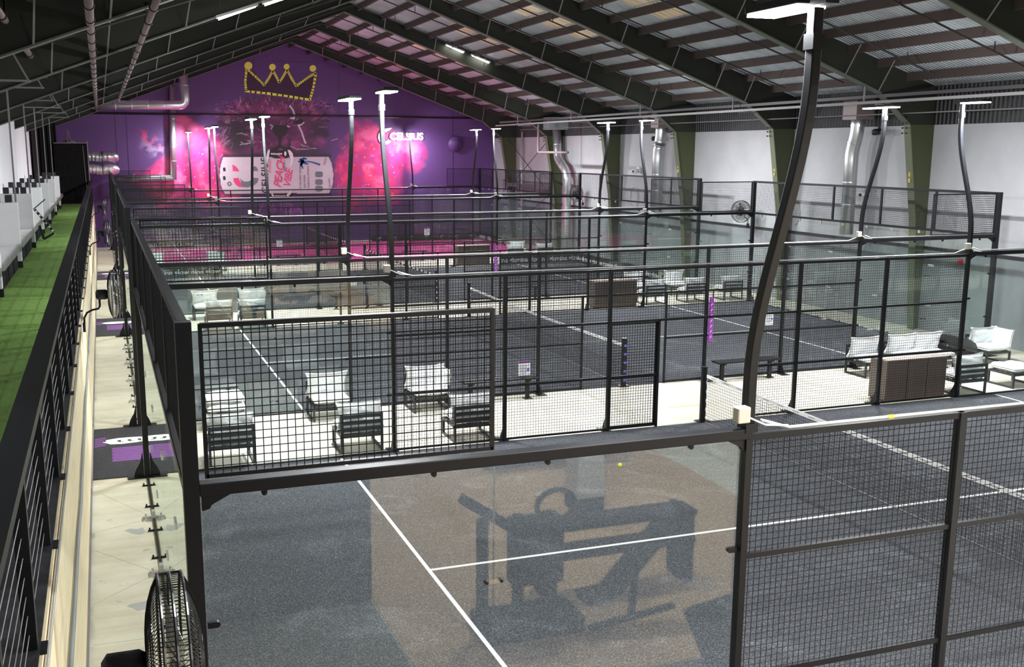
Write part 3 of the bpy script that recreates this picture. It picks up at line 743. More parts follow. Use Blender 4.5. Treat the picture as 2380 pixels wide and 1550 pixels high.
# ------------------------------------------------------------------ furniture
def cushion(w, d, h, seed=0, n=12, pinch=0.0):
    rnd = random.Random(seed); mb = MB(); ph = [rnd.random() * 6 for _ in range(6)]
    def P(u, v, s):
        e = (1 - abs(u) ** 6) * (1 - abs(v) ** 6); e = max(e, 0) ** .5
        k = 1 + pinch * (abs(u) ** 3) * (abs(v) ** 3)
        wob = .012 * math.sin(5 * u + ph[0] + 3 * v) + .009 * math.sin(9 * v + ph[1] + 4 * u)
        return (u * w / 2 * k, v * d / 2 * k, s * (h / 2 * (.25 + .75 * e)) + wob * e)
    for s in (1, -1):
        b = len(mb.v)
        for i in range(n + 1):
            for j in range(n + 1): mb.v.append(P(-1 + 2 * i / n, -1 + 2 * j / n, s))
        for i in range(n):
            for j in range(n):
                q = (b + i * (n + 1) + j, b + (i + 1) * (n + 1) + j, b + (i + 1) * (n + 1) + j + 1, b + i * (n + 1) + j + 1)
                mb.f.append(q if s > 0 else q[::-1])
    N = (n + 1) ** 2; B = len(mb.v) - 2 * N
    ring = [i * (n + 1) for i in range(n + 1)] + [n * (n + 1) + j for j in range(1, n + 1)] + [i * (n + 1) + n for i in range(n - 1, -1, -1)] + [j for j in range(n - 1, 0, -1)]
    for k in range(len(ring)):
        a, b2 = ring[k], ring[(k + 1) % len(ring)]; mb.f.append((B + a, B + b2, B + N + b2, B + N + a))
    return mb
def place(mb, mtx):
    mb.v = [tuple(mtx @ Vector(p)) for p in mb.v]; return mb

def lounge(kind, label, loc, rz, seats=1, back=True, corner=0, group='white-cushioned lounge seats', seed=1):
    """front of the seat looks along local +y; origin at the middle of the footprint"""
    nm = {'chair': 'lounge_chair', 'sofa': 'lounge_sofa', 'ottoman': 'lounge_ottoman'}[kind]
    W_ = .74 * seats; o = thing(nm, (*loc, 0), rz, label, {'chair': 'chair', 'sofa': 'sofa', 'ottoman': 'ottoman'}[kind], group)
    t = .04; x0, x1, y0_, y1 = -W_ / 2 + .02, W_ / 2 - .02, -.35, .35
    for x in (x0, x1):
        f = MB(); f.box(x - t / 2, x + t / 2, y0_, y1, .0, .035); f.box(x - t / 2, x + t / 2, y0_, y1, .27, .31)
        f.box(x - t / 2, x + t / 2, y1 - t, y1, .035, .27); f.box(x - t / 2, x + t / 2, y0_, y0_ + t, .035, .66 if back else .27)
        f.build('leg_frame', 'chair_metal', o)
    f = MB(); f.box(x0, x1, y0_, y0_ + t, .27, .31); f.box(x0, x1, y1 - t, y1, .27, .31)
    for k in range(4): f.box(x0, x1, -.25 + .15 * k, -.2 + .15 * k, .28, .305)
    f.build('seat_frame', 'chair_metal', o)
    if back:
        f = MB()
        for z in (.62, .51, .40): f.box(x0, x1, y0_ + .004, y0_ + t - .004, z - .031, z + .031)
        f.build('backrest', 'chair_metal', o)
    place(cushion(W_ - .05, .70, .15, seed), Matrix.Translation((0, .02, .39))).build('seat_cushion', 'cushion', o, smooth=True)
    if back:
        for k in range(seats):
            x = -W_ / 2 + .37 + .74 * k
            place(cushion(.72, .42, .20, seed + 3 + k, pinch=.15), Matrix.Translation((x, -.19, .615)) @ Matrix.Rotation(R(76), 4, 'X')).build('back_cushion', 'cushion', o, smooth=True)
    if corner:
        place(cushion(.62, .40, .16, seed + 9, pinch=.05), Matrix.Translation((corner * (W_ / 2 - .07), .08, .63)) @ Matrix.Rotation(R(90), 4, 'Z') @ Matrix.Rotation(R(80), 4, 'X')).build('side_cushion', 'cushion', o, smooth=True)
    return o
G1 = 'lounge seats between the front and second courts'
lounge('chair', 'white-cushioned black slat chair with its back to the front court, nearest the corner post', (1.33, 10.5), 0, group=G1, seed=1)
lounge('chair', 'white-cushioned black slat chair with its back to the front court, middle of the three', (3.5, 10.56), 0, group=G1, seed=2)
lounge('chair', 'white-cushioned black slat chair with its back to the front court, with a small white tag', (5.5, 10.52), 0, group=G1, seed=3)
lounge('chair', 'plastic-wrapped white armchair facing the front court across the white service line', (3.45, 12.72), PI, group=G1, seed=4)
lounge('chair', 'white armchair with an extra side cushion facing the front court beside the lamp post', (5.42, 12.72), PI, corner=-1, group=G1, seed=5)
q_ = lounge('ottoman', 'thick backless white seat beside a dark bench end, near the corridor glass', (1.5, 12.72), PI, back=False, group=G1, seed=6)
place(cushion(.68, .6, .17, 44), Matrix.Translation((0, 0, .54))).build('upper_cushion', 'cushion', q_, smooth=True)
lounge('sofa', 'long white two-cushion sofa behind the brown slatted cabinet', (17.3, 12.5), PI, seats=2, group=G1, seed=7)
lounge('chair', 'white corner seat at the end of the long sofa, next to the lamp post', (15.85, 12.45), PI, group=G1, seed=8)
lounge('chair', 'wrapped white corner armchair with two cushions by the grey wall', (19.45, 12.6), PI, corner=-1, group=G1, seed=9)
lounge('chair', 'black slat chair back seen beside the brown slatted cabinet', (16.47, 10.4), 0, group=G1, seed=10)
lounge('ottoman', 'backless wrapped white seat at the edge of the front court', (18.1, 10.55), 0, back=False, group=G1, seed=11)
G2 = 'lounge seats between the second and third courts'
lounge('chair', 'black slat chair turned away at the second gap, nearer the corridor', (2.54, 23.75), 0, group=G2, seed=12)
lounge('chair', 'black slat chair turned away at the second gap, beside the light fence post', (3.48, 23.7), 0, group=G2, seed=13)
lounge('chair', 'wrapped white armchair with a creased back cushion at the second gap', (2.35, 25.6), PI, group=G2, seed=14)
lounge('chair', 'white armchair with a side cushion at the second gap', (3.75, 25.6), PI, corner=-1, group=G2, seed=15)
lounge('chair', 'partly hidden white armchair against the corridor glass at the second gap', (1.15, 25.3), PI * 1.5, group=G2, seed=16)
lounge('chair', 'dark slat chair back right of the brown cabinet at the second gap', (16.65, 23.85), 0, group=G2, seed=17)
lounge('chair', 'dark slat chair back at the second gap, middle of the row of three', (18.2, 23.9), 0, group=G2, seed=18)
lounge('chair', 'dark slat chair back at the second gap, closest to the white wall', (19.7, 24.0), 0, group=G2, seed=19)
lounge('chair', 'white armchair facing the second court behind the middle slat chair', (17.0, 25.6), PI, group=G2, seed=20)
lounge('chair', 'white armchair facing the second court, one nearer the white wall', (18.6, 25.6), PI, group=G2, seed=21)
G3 = 'lounge seats between the third and pink courts'
lounge('chair', 'small far white armchair in front of the pink court near the corridor', (1.5, 38.7), PI, group=G3, seed=22)
lounge('sofa', 'low far white sofa in front of the pink court', (2.6, 37.4), 0, seats=2, back=False, group=G3, seed=23)
lounge('chair', 'far white armchair standing alone in front of the pink court carpet', (4.0, 38.4), PI, group=G3, seed=24)
lounge('chair', 'far dark slat chair right of the far brown cabinet', (17.1, 37.3), 0, group=G3, seed=25)
lounge('chair', 'far dark slat chair before the pink court, second from the cabinet', (18.6, 37.4), 0, group=G3, seed=26)
lounge('chair', 'far white armchair facing the third court near the white wall', (18.0, 38.9), PI, group=G3, seed=27)

def cabinet(x, y, lab):
    o = thing('storage_cabinet', (x, y, 0), 0, lab, 'cabinet', 'brown slatted cabinets beside the courts')
    MB().box(0, 1.5, .02, .5, .03, .84).build('body', 'cardboard_slat', o)
    MB().box(-.01, 1.51, 0, .52, .84, .87).build('top', 'cabinet_top', o)
    for k in range(3):
        MB().box(.01 + .5 * k, .49 + .5 * k, 0.0, .018, .04, .83).build('door', 'cardboard_slat', o)
    MB().box(.03, 1.47, .03, .48, 0, .03).build('plinth', 'chair_metal', o)
cabinet(14.3, 10.1, 'brown slatted cabinet with three doors behind the far fence of the front court')
cabinet(14.4, 23.45, 'brown slatted cabinet with clutter on it behind the second court fence')
cabinet(14.3, 36.85, 'brown slatted cabinet beside the pink court, smallest in view')
# clutter on the second cabinet / dark bags
o = thing('gear_bag', (15.5, 25.2, 0), .2, 'dark bag with white lettering between the white armchairs of the second gap', 'bag')
place(cushion(.8, .4, .3, 5), Matrix.Translation((0, 0, .2))).build('bag_body', 'black_plastic', o, smooth=True)
text_mesh('lettering', 'nine glow', .16, 'logo_white', o, facing(0, -.2, .2, 0, -1))
o = thing('gear_bag', (18.9, 12.7, 0), .1, 'black folded gear heaped behind the long white sofa', 'bag')
place(cushion(1.0, .5, .45, 8, pinch=.2), Matrix.Translation((-.3, .1, .42)) @ Matrix.Rotation(.25, 4, 'Y')).build('bag_body', 'black_plastic', o, smooth=True)

def bench(x0, x1, y, lab):
    o = thing('court_bench', ((x0 + x1) / 2, y, 0), 0, lab, 'bench', 'low black benches along the court fences'); L = (x1 - x0) / 2
    s = MB()
    for k in range(3): s.box(-L, L, -.15 + .105 * k, -.06 + .105 * k, .42, .45)
    s.build('seat', 'black_metal', o)
    for e in (-L + .18, L - .18):
        q = MB().box(e - .04, e + .04, -.03, .03, .0, .42); q.box(e - .09, e + .09, -.08, .08, 0, .012); q.box(e - .03, e + .03, -.14, .14, .39, .42); q.build('leg', 'black_metal', o)
bench(6.2, 7.8, 12.85, 'low black bench under the paper notice in the first gap')
bench(12.1, 13.7, 12.9, 'low black bench in the first gap behind the big curved pole')
bench(.45, 1.9, 14.1, 'low black bench inside the second court near the corridor glass')
bench(12.2, 13.6, 26.1, 'low dark bench in the second gap, nearer the purple post pad')
bench(6.3, 7.7, 26.05, 'low dark bench in the second gap, left of the net')
bench(6.6, 7.75, 39.5, 'thin dark bench before the pink carpet near the yellow ball')
bench(12.5, 13.65, 39.5, 'thin dark bench before the pink carpet beside the far cabinet')

# post pads and notices
for x, y, lab in ((12.06, 13.19, 'purple vinyl pad with white marks on a fence post of the second court'), (12.08, 26.52, 'purple vinyl pad on a fence post of the third court')):
    o = thing('post_pad', (x, y - .07, 0), 0, lab, 'post pad', 'purple pads on fence posts')
    MB().box(-.02, .07, -.02, .02, .86, 1.85).build('sleeve', 'purple_vinyl', o)
    s = MB()
    for k in range(7): s.bar((.0, -.022, .95 + .12 * k), (.045, -.022, 1.0 + .12 * k), .012, .004, up=(0, 1, 0))
    s.build('white_marks', 'logo_white', o)
def notice(x, y, z, w, h, lab):
    o = thing('notice_sheet', (x, y, z), 0, lab, 'notice', 'paper notices tied to the fences')
    MB().box(-w / 2, w / 2, -.006, 0, -h / 2, h / 2).build('sheet', 'paper', o)
    MB().box(-w / 2, w / 2, -.008, -.006, h / 2 - h * .14, h / 2).build('header', 'mark_purple', o)
    s = MB()
    for k in range(6): s.box(-w * .38, w * (.30 - .06 * (k % 3)), -.008, -.006, h * (.22 - .1 * k), h * (.25 - .1 * k))
    s.build('text_lines', 'wall_grey', o); MB().box(w * .22, w * .42, -.008, -.006, -h * .12, h * .06).build('blue_square', 'sticker_blue', o)
notice(7.66, 13.12, .55, .26, .36, 'white paper notice on the fence above the bench in the first gap')
notice(13.6, 13.12, 1.3, .2, .3, 'white paper notice on the second court fence beside the big curved pole')
notice(7.15, 26.45, .85, .22, .32, 'white paper notice on the third court fence')
notice(6.88, 39.62, .97, .25, .35, 'white paper notice on the near fence of the pink court, left of the yellow ball')
notice(13.71, 39.62, 1.33, .25, .35, 'white paper notice on the near fence of the pink court, right of the net')

# banners
def banner(p, q, h, txt, n, lab, m_='logo_white', grp='printed banners on the court glass', bm='banner'):
    p = Vector((*p, 0)); q = Vector((*q, 0)); d = (q - p); L = d.length; u = d.normalized(); nrm = Vector((u.y, -u.x, 0))
    o = thing('court_banner', p, 0, lab, 'banner', grp)
    MB().bar((0, 0, h / 2 + .03), u * L + Vector((0, 0, h / 2 + .03)), .012, h).build('panel', bm, o)
    for k in range(n):
        c = u * (L * (k + .5) / n) + nrm * .008
        text_mesh('lettering', txt, h * .70, m_, o, facing(c.x, c.y, h * .5, nrm.x, nrm.y), .002, bold=.006)
banner((16.05, 36.35), (19.9, 36.35), .42, 'nine glow', 4, 'black nine glow banner on the far glass of the third court by the white wall')
banner((19.85, 36.4), (19.85, 29.0), .42, 'nine glow', 7, 'black banner repeating nine glow along the end glass of the third court')
banner((.3, 36.35), (3.95, 36.35), .42, 'nine glow', 3, 'black nine glow banner on the far glass of the third court by the corridor')
banner((13.6, 49.6), (19.9, 49.6), .35, 'C', 7, 'black banner with white C marks on the far glass of the pink court')
banner((19.85, 49.5), (19.85, 43.0), .35, 'CELSIUS', 5, 'black banner with white lettering along the end glass of the pink court')
banner((.3, 49.6), (4.0, 49.6), .35, 'CELSIUS', 4, 'black banner with white lettering on the far glass of the pink court, corridor side')
banner((17.6, 37.0), (19.9, 36.7), .4, 'CELSIUS', 3, 'dark pink lettered banner leaning beside the far chairs', bm='purple_vinyl')
# balls
for x, y, lab in ((7.2, 7.96, 'yellow-green ball lying on the front court carpet'), (8.6, 43.5, 'tiny yellow ball on the pink court')):
    tag(MB().ball((x, y, .012 + .034), .034, 8).build('padel_ball', 'ball', smooth=True), lab, 'ball')

# fans
def fan(loc, rz, lab, r=.38, arm=True, side=-1):
    o = thing('wall_fan', loc, rz, lab, 'fan', 'black caged fans')
    c = MB()
    for rr, xx in ((r, .05), (r, -.05), (r, 0), (r * .72, .09), (r * .72, -.09), (r * .4, .111), (r * .4, -.111)):
        n_ = 40; c.tube([(xx, rr * math.cos(2 * PI * k / n_), rr * math.sin(2 * PI * k / n_)) for k in range(n_ + 1)], .004 if rr < r else .007, 5, caps=False)
    NW = 120
    for k in range(NW):
        a = 2 * PI * k / NW; tw = .35
        for s_ in (1, -1):
            pts = []
            for j in range(7):
                f = j / 6; rr = r * (.12 + .88 * f); xx = s_ * (.05 + .065 * (1 - f ** 3)); ang = a + s_ * tw * (1 - f)
                pts.append((xx, rr * math.cos(ang), rr * math.sin(ang)))
            pts.append((0, r * math.cos(a), r * math.sin(a)))
            c.tube(pts, .0023, 3, caps=False)
    c.build('cage', 'fan_cage', o)
    MB().tube([(.115, 0, 0), (.125, 0, 0)], r * .14, 16).build('badge', 'black_plastic', o)
    b = MB()
    for k in range(3):
        a = 2 * PI * k / 3
        for j in range(6):
            r0 = r * (.12 + .12 * j); r1 = r0 + r * .12; w0 = .10 + .02 * j; w1 = .12 + .02 * j; i0 = len(b.v)
            for rr, ww in ((r0, w0), (r1, w1)):
                for e in (-1, 1):
                    an = a + e * ww / max(rr, .05) * .5 * 1.1; b.v.append((e * .03, rr * math.cos(an), rr * math.sin(an)))
            b.f.append((i0, i0 + 1, i0 + 3, i0 + 2))
    bo = b.build('blade', 'galvanised', o, smooth=True); sm = bo.modifiers.new('solid', 'SOLIDIFY'); sm.thickness = .004
    MB().tube([(-.11, 0, 0), (-.14, 0, 0), (-.27, 0, 0), (-.295, 0, 0)], .085, 14, radii=[.06, .08, .08, .045]).build('motor', 'black_plastic', o, smooth=True)
    if arm:
        MB().tube([(-.24, 0, -.06), (-.24, 0, -.18), (-.26, 0, -.22), (-.36, .0, -.24), (-.44, .0, -.28), (-.485, .0, -.36), (-.49, 0, -.50)], .016, 8).build('arm', 'black_metal', o, smooth=True)
        MB().box(-.515, -.475, -.05, .05, -.58, -.44).build('wall_bracket', 'black_metal', o)
    return o
fan((-.235, -2.05, 2.88), 0, 'big black caged fan at the bottom edge beside the corner post')
fan((-.31, 10.9, 2.78), 0, 'black caged fan on a bent arm, second along the plywood wall')
fan((-.33, 24.0, 2.76), 0, 'black caged fan on a bent arm, third along the plywood wall')
fan((-.35, 37.0, 2.82), 0, 'black caged fan on a bent arm, farthest along the plywood wall')
fan((20.75, 25.0, 2.9), R(205), 'black caged fan on the white wall beside the second court end', side=1)
fan((20.85, 38.7, 3.0), R(205), 'black caged fan on the white wall near the cross-braced bay', side=1)
for k, (y, z) in enumerate(((23.0, 2.95), (34.0, 3.0))):
    pts = [(21.415, y + .38 * math.cos(a), z + .45 * math.sin(a)) for a in np.linspace(-1.2, 4.2, 26)]
    tag(MB().tube(pts, .012, 5).build('looped_cable', 'conduit', smooth=True), 'loop of pale cable on the white wall, %s of the two' % ('nearer', 'farther')[k], 'cable')

tag(MB().box(2.2, 12, -1.98, -.5, 0, .008).box(-.8, 2.2, -4.34, -.5, 0, .008).build('dimming_matting', 'dimming_mat'), 'dark matting added to dull the reflection low in the front glass', 'matting')  # added floor sheet, keeps bright concrete out of the glass reflection
# floor repairs and joints in the corridor
fl = bpy.data.objects['floor']
for P in ([(-.4, 7.63), (-.34, 7.71), (-.23, 7.65), (-.17, 7.68), (-.15, 7.51), (-.21, 7.43), (-.32, 7.5)], [(.09, 7.56), (.14, 7.73), (.24, 7.71), (.2, 7.54), (.11, 7.47)], [(-.43, 5.16), (-.38, 5.24), (-.29, 5.25), (-.18, 5.26), (-.2, 5.08), (-.27, 5.03), (-.33, 5.01), (-.37, 5.09)]):
    cx = sum(p[0] for p in P) / len(P); cy_ = sum(p[1] for p in P) / len(P); Q = []
    for i in range(len(P)):
        a_, b_ = P[i], P[(i + 1) % len(P)]
        for t in (0, .33, .66):
            w_ = 1 + .16 * math.sin(i * 5.1 + t * 19); Q.append((cx + (a_[0] + (b_[0] - a_[0]) * t - cx) * w_, cy_ + (a_[1] + (b_[1] - a_[1]) * t - cy_) * w_))
    MB().prism(Q[::-1], 2, .0, .0015).build('repair_patch', 'patch_grey', fl)
for p, q in (((-.79, 7.69), (-.11, 7.99)), ((-.78, 5.34), (-.11, 5.97)), ((-.67, 9.29), (-.1, 8.21)), ((-.77, 7.02), (-.13, 6.14)), ((-.78, 4.31), (-.28, 4.29)), ((-.78, 9.64), (-.28, 9.97)), ((-.01, 6.03), (.2, 6.53)), ((-.08, 8.02), (.26, 7.87))):
    MB().bar((*p, .0005), (*q, .0005), .006, .001).build('floor_joint', 'joint_tan', fl)
for p, q in (((9.2, 10.05), (8.9, 13.1)), ((9.0, 11.2), (10.9, 11.15)), ((4.6, 10.05), (4.9, 13.1))):
    MB().bar((*p, .0005), (*q, .0005), .012, .001).build('floor_joint', 'joint_tan', fl)
# ------------------------------------------------------------------ gym area behind the front court (seen as a reflection in the glass)
tag(MB().box(2.22, 8.2, -14, -2.0, 0, .01).build('gym_flooring', 'gym_wood'), 'brown plank flooring of the gym mirrored in the front glass', 'flooring')
tag(MB().prism([(4.9, -1.7), (6.4, -1.7), (6.6, -3.3), (5.4, -3.0)], 2, .01, .03).build('rubber_mat', 'gym_black'), 'black rubber mat mirrored in the front glass', 'mat')
o = thing('gym_pillar', (5.82, -6.4, 0), 0, 'white square pillar with a black base mirrored in the front glass', 'pillar')
MB().box(-.2, .2, -.2, .2, .22, 6.4).build('shaft', 'white_paint', o); MB().box(-.21, .21, -.21, .21, 0.01, .22).build('base', 'gym_black', o)
o = thing('reception_counter', (5.2, -8.6, 0), 0, 'counter with a dark base mirrored beyond the gym pillar', 'counter')
MB().box(-.1, 2.0, -.5, .1, .2, 1.0).build('body', 'white_paint', o); MB().box(-.12, 2.02, -.52, .12, 0.01, .2).build('base', 'gym_black', o)
o = thing('dumbbell_rack', (4.4, -3.85, 0), 0, 'long black weight rack mirrored in the front glass', 'rack')
for z in (.82, .48): MB().box(-.4, 1.55, -.18, .18, z, z + .07).build('shelf', 'gym_black', o)
for x in (-.3, 1.45): MB().box(x - .05, x + .05, -.22, .22, 0.01, .9).build('leg', 'gym_black', o)
o = thing('exercise_machine', (3.2, -3.15, 0), 0, 'black cable machine mirrored in the front glass', 'exercise machine')
for x in (-.12, .28, .62): MB().box(x - .05, x + .05, -.05, .05, 0.01, 1.3).build('upright', 'gym_black', o)
MB().bar((-.35, 0, 1.55), (.45, 0, 1.0), .1).build('top_arm', 'gym_black', o)
MB().box(-.15, .95, -.3, .25, 0.01, .18).build('base_frame', 'gym_black', o)
MB().box(.2, .75, -.12, .12, .55, 1.25).build('weight_stack', 'gym_black', o)
w = MB(); w.tube([(.75 + .22 * math.cos(a), -.1, 1.32 + .17 * math.sin(a)) for a in np.linspace(0, 2 * PI, 18)], .03, 6, caps=False); w.build('handle', 'gym_black', o)
o = thing('incline_bench', (4.75, -3.0, 0), R(-10), 'black incline bench mirrored in the front glass', 'bench')
MB().bar((-.3, 0, .42), (.45, 0, 1.05), .28, .09).build('back_pad', 'gym_black', o); MB().box(-.65, -.3, -.14, .14, .36, .44).build('seat_pad', 'gym_black', o)
MB().bar((-.55, 0, .03), (.6, 0, .03), .06).build('base', 'gym_black', o); MB().bar((0, 0, .04), (0.05, 0, .7), .06).build('support', 'gym_black', o)
for k, (x, y) in enumerate(((5.0, -5.0), (5.0, -10.0), (12.0, -5.0), (12, -10), (18, -5))):  # unseen panel lights added as ambient fill behind the camera
    o = thing('gym_fill_light', (x, y, 5.5), 0, 'unseen flat panel light added as fill above the gym area behind the camera', 'fill light', 'added fill lights above the gym')
    MB().box(-.6, .6, -.3, .3, .02, .07).build('housing', 'white_paint', o); MB().box(-.57, .57, -.27, .27, .0, .018).build('diffuser', 'tube_lamp', o)
    MB().bar((0, 0, .07), (0, 0, roofz(x) - 5.6), .02).build('hanger', 'pipe_dark', o)
    li = bpy.data.lights.new('panel', 'AREA'); li.shape = 'RECTANGLE'; li.size = 1.1; li.size_y = .5; li.energy = 330; li.color = (1, .98, .96)
    lo = bpy.data.objects.new('fill_panel_light', li); COL.objects.link(lo); lo.parent = o; lo.location = (0, 0, -.02)

# ------------------------------------------------------------------ camera
CAMP = (-0.404, -6.2959, 5.0237); YAW, PIT, ROL, FPX, PPX, PPY = 0.3319, 0.1879, -0.0007, 2399.6, -116.57, 30.10
def cam_axes():
    cy, sy, cp, sp = math.cos(YAW), math.sin(YAW), math.cos(PIT), math.sin(PIT)
    f = Vector((sy * cp, cy * cp, -sp)); r = Vector((cy, -sy, 0)); u = r.cross(f)
    c, s = math.cos(ROL), math.sin(ROL)
    return c * r + s * u, -s * r + c * u, f
r_, u_, f_ = cam_axes()
cd = bpy.data.cameras.new('camera'); co = bpy.data.objects.new('camera', cd); COL.objects.link(co)
co.matrix_world = Matrix.Translation(CAMP) @ Matrix((r_, u_, -f_)).transposed().to_4x4()
cd.sensor_fit = 'HORIZONTAL'; cd.sensor_width = 36; cd.lens = FPX / 2380 * 36; cd.shift_x = -PPX / 2380; cd.shift_y = PPY / 2380
cd.clip_start = .05; cd.clip_end = 200
S.camera = co

# ------------------------------------------------------------------ mural
YM = YF - .02
def layout(X, Z):          # drawing sheet coordinates used to lay the mural out on the wall
    d = np.stack([X - CAMP[0], np.full_like(X, YM) - CAMP[1], Z - CAMP[2]], -1)
    R_, U_, F_ = (np.array(a) for a in (r_, u_, f_))
    w = d @ F_; return 1190 + PPX + FPX * (d @ R_) / w, 775 + PPY - FPX * (d @ U_) / w
def unlay(u, v):           # sheet coordinates back to a wall point
    R_, U_, F_ = (np.array(a) for a in (r_, u_, f_))
    d = F_ + R_ * (u - 1190 - PPX) / FPX - U_ * (v - 775 - PPY) / FPX
    t = (YM - CAMP[1]) / d[1]; return CAMP[0] + t * d[0], CAMP[2] + t * d[2]
STEP = .04
gx = np.arange(1.0, 18.9, STEP); gz = np.arange(1.4, 9.75, STEP)
GX, GZ = np.meshgrid(gx, gz); U, V = layout(GX, GZ)
rs = np.random.RandomState(4)
def vnoise(u, v, sc, seed):
    r = np.random.RandomState(seed).rand(257, 257); a = u / sc; b = v / sc
    i = np.floor(a).astype(int); j = np.floor(b).astype(int); fa = a - i; fb = b - j
    fa = fa * fa * (3 - 2 * fa); fb = fb * fb * (3 - 2 * fb); q = lambda x, y: r[x % 257, y % 257]
    return (q(i, j) * (1 - fa) + q(i + 1, j) * fa) * (1 - fb) + (q(i, j + 1) * (1 - fa) + q(i + 1, j + 1) * fa) * fb
def fbm(u, v, sc, seed, o=5):
    t = 0; a = .5
    for k in range(o): t = t + a * vnoise(u, v, sc / 2 ** k, seed + k); a *= .5
    return t
C = np.zeros(U.shape + (3,)); C[:] = PURPLE
def blend(mask, col):
    global C
    mask = np.clip(mask, 0, 1)[..., None]; C = C * (1 - mask) + np.array(col) * mask
def ell(cx, cy, rx, ry, soft=.3, rot=0):
    a = math.cos(rot); b = math.sin(rot); du = U - cx; dv = V - cy
    d = np.sqrt(((du * a + dv * b) / rx) ** 2 + ((-du * b + dv * a) / ry) ** 2); return np.clip((1 - d) / soft + .0, 0, 1)
def poly(pts):
    ins = np.zeros(U.shape, bool); n = len(pts)
    for i in range(n):
        (x0, y0), (x1, y1) = pts[i], pts[(i + 1) % n]
        if y0 == y1: continue
        c = ((V >= min(y0, y1)) & (V < max(y0, y1))) & (U < x0 + (V - y0) * (x1 - x0) / (y1 - y0)); ins ^= c
    return ins.astype(float)
def stroke(pts, w):
    m_ = np.zeros(U.shape)
    for (x0, y0), (x1, y1) in zip(pts[:-1], pts[1:]):
        dx, dy = x1 - x0, y1 - y0; L2 = dx * dx + dy * dy + 1e-9
        t = np.clip(((U - x0) * dx + (V - y0) * dy) / L2, 0, 1); d = np.hypot(U - x0 - t * dx, V - y0 - t * dy); m_ = np.maximum(m_, np.clip((w - d) / .7 + .5, 0, 1))
    return m_
# colour bursts
n1 = fbm(U, V, 70, 3); n2 = fbm(U, V, 26, 21); n3 = fbm(U, V, 12, 33)
for cx, cy, rx, ry in ((445, 400, 118, 105), (855, 405, 110, 105)):
    d = np.sqrt(((U - cx) / rx) ** 2 + ((V - cy) / ry) ** 2); k = np.clip((1.08 - d + (n1 - .5) * 1.3) * 2.6, 0, 1)
    blend(k, (.50, .03, .22)); blend(k * np.clip((n2 - .40) * 5, 0, 1), (.86, .035, .17)); blend(k * np.clip((n2 * .6 + n1 * .4 - .52) * 6, 0, 1) * .7, (.80, .20, .45)); blend(k * np.clip((n3 - .62) * 5, 0, 1) * .4, (.82, .42, .60))
    blend(k * np.clip((.36 - n2) * 6, 0, 1) * .8, (.70, .01, .07))
for cx, cy, rx, ry, col in ((345, 318, 38, 14, (.6, .03, .12)), (362, 345, 50, 30, (.40, .28, .48)), (350, 330, 40, 10, (.55, .05, .15)), (400, 330, 26, 16, (.5, .05, .2)), (905, 330, 30, 30, (.5, .1, .3))):
    blend(ell(cx, cy, rx, ry, .9, .5) * np.clip((n3 - .38) * 4, 0, 1), col)
st_ = rs.rand(60, 4)
for a, b, c_, d_ in st_:
    cx = 380 + a * 130 if d_ < .5 else 790 + a * 130; blend(ell(cx, 330 + b * 130, .8 + c_ * .9, .8 + c_ * .9, .6) * .8, (.9, .7, .82))
# lion head
head = np.clip((1.0 - np.sqrt(((U - 637) / 137) ** 2 + ((V - 300) / 88) ** 2) + (n2 - .5) * .35) * 6, 0, 1)
blend(head * .9, (.045, .018, .040)); blend(head * np.clip((n1 - .45) * 4, 0, 1) * .8, (.16, .035, .13))
blend(ell(545, 320, 50, 60, .8) * .85, (.028, .020, .030)); blend(ell(735, 340, 45, 45, .9) * .6, (.06, .025, .07)); blend(ell(640, 300, 60, 75, 1.0) * .5, (.16, .02, .12))
for cx, cy, rx, ry in ((535, 262, 40, 26), (742, 258, 36, 34), (560, 250, 40, 20), (715, 250, 40, 22), (630, 255, 60, 30), (690, 330, 40, 26), (590, 330, 30, 30), (640, 350, 60, 20)):
    blend(ell(cx, cy, rx, ry, .9) * np.clip((n3 - .30) * 3.2, 0, 1) * .75, (.34, .05, .20))
for k in range(0):      # fur strokes radiating around the face
    a = rs.rand() * 2 * PI
    if .25 < a / PI < .75: continue
    r0 = .72 + .25 * rs.rand(); L = .10 + .16 * rs.rand(); bend = .12 * (rs.rand() - .5)
    p = [(637 + 137 * (r0 + L * q) * math.cos(a + bend * q), 290 + 86 * (r0 + L * q) * math.sin(a + bend * q)) for q in (0, .5, 1)]
    blend(stroke(p, .5 + .7 * rs.rand()) * .75, [(.50, .11, .32), (.62, .28, .48), (.30, .03, .16), (.20, .03, .14)][k % 4])
def tuft(x, y, a, L, w, col, al, bend):
    p = []; 
    for q in range(5): p.append((x, y)); x += L / 4 * math.cos(a); y += L / 4 * math.sin(a); a += bend
    blend(stroke(p, w) * al, col)
for (cx, cy, rx, ry, a0, sp) in ((536, 262, 32, 26, PI * 1.05, 1.0), (742, 262, 28, 34, -.1, 1.1), (528, 315, 18, 22, PI * .75, .6), (590, 245, 40, 12, -PI * .55, .7), (690, 242, 40, 12, -PI * .45, .7)):
    for k in range(46):
        x = cx + rx * (2 * rs.rand() - 1); y = cy + ry * (2 * rs.rand() - 1); e = rs.rand()
        tuft(x, y, a0 + sp * (rs.rand() - .5) * 1.6, 8 + 11 * rs.rand(), .5 + .5 * rs.rand(), [(.46, .10, .30), (.60, .28, .50), (.08, .015, .07), (.34, .04, .20), (.68, .42, .58)][k % 5], .25 + .3 * e, .20 * (rs.rand() - .5))
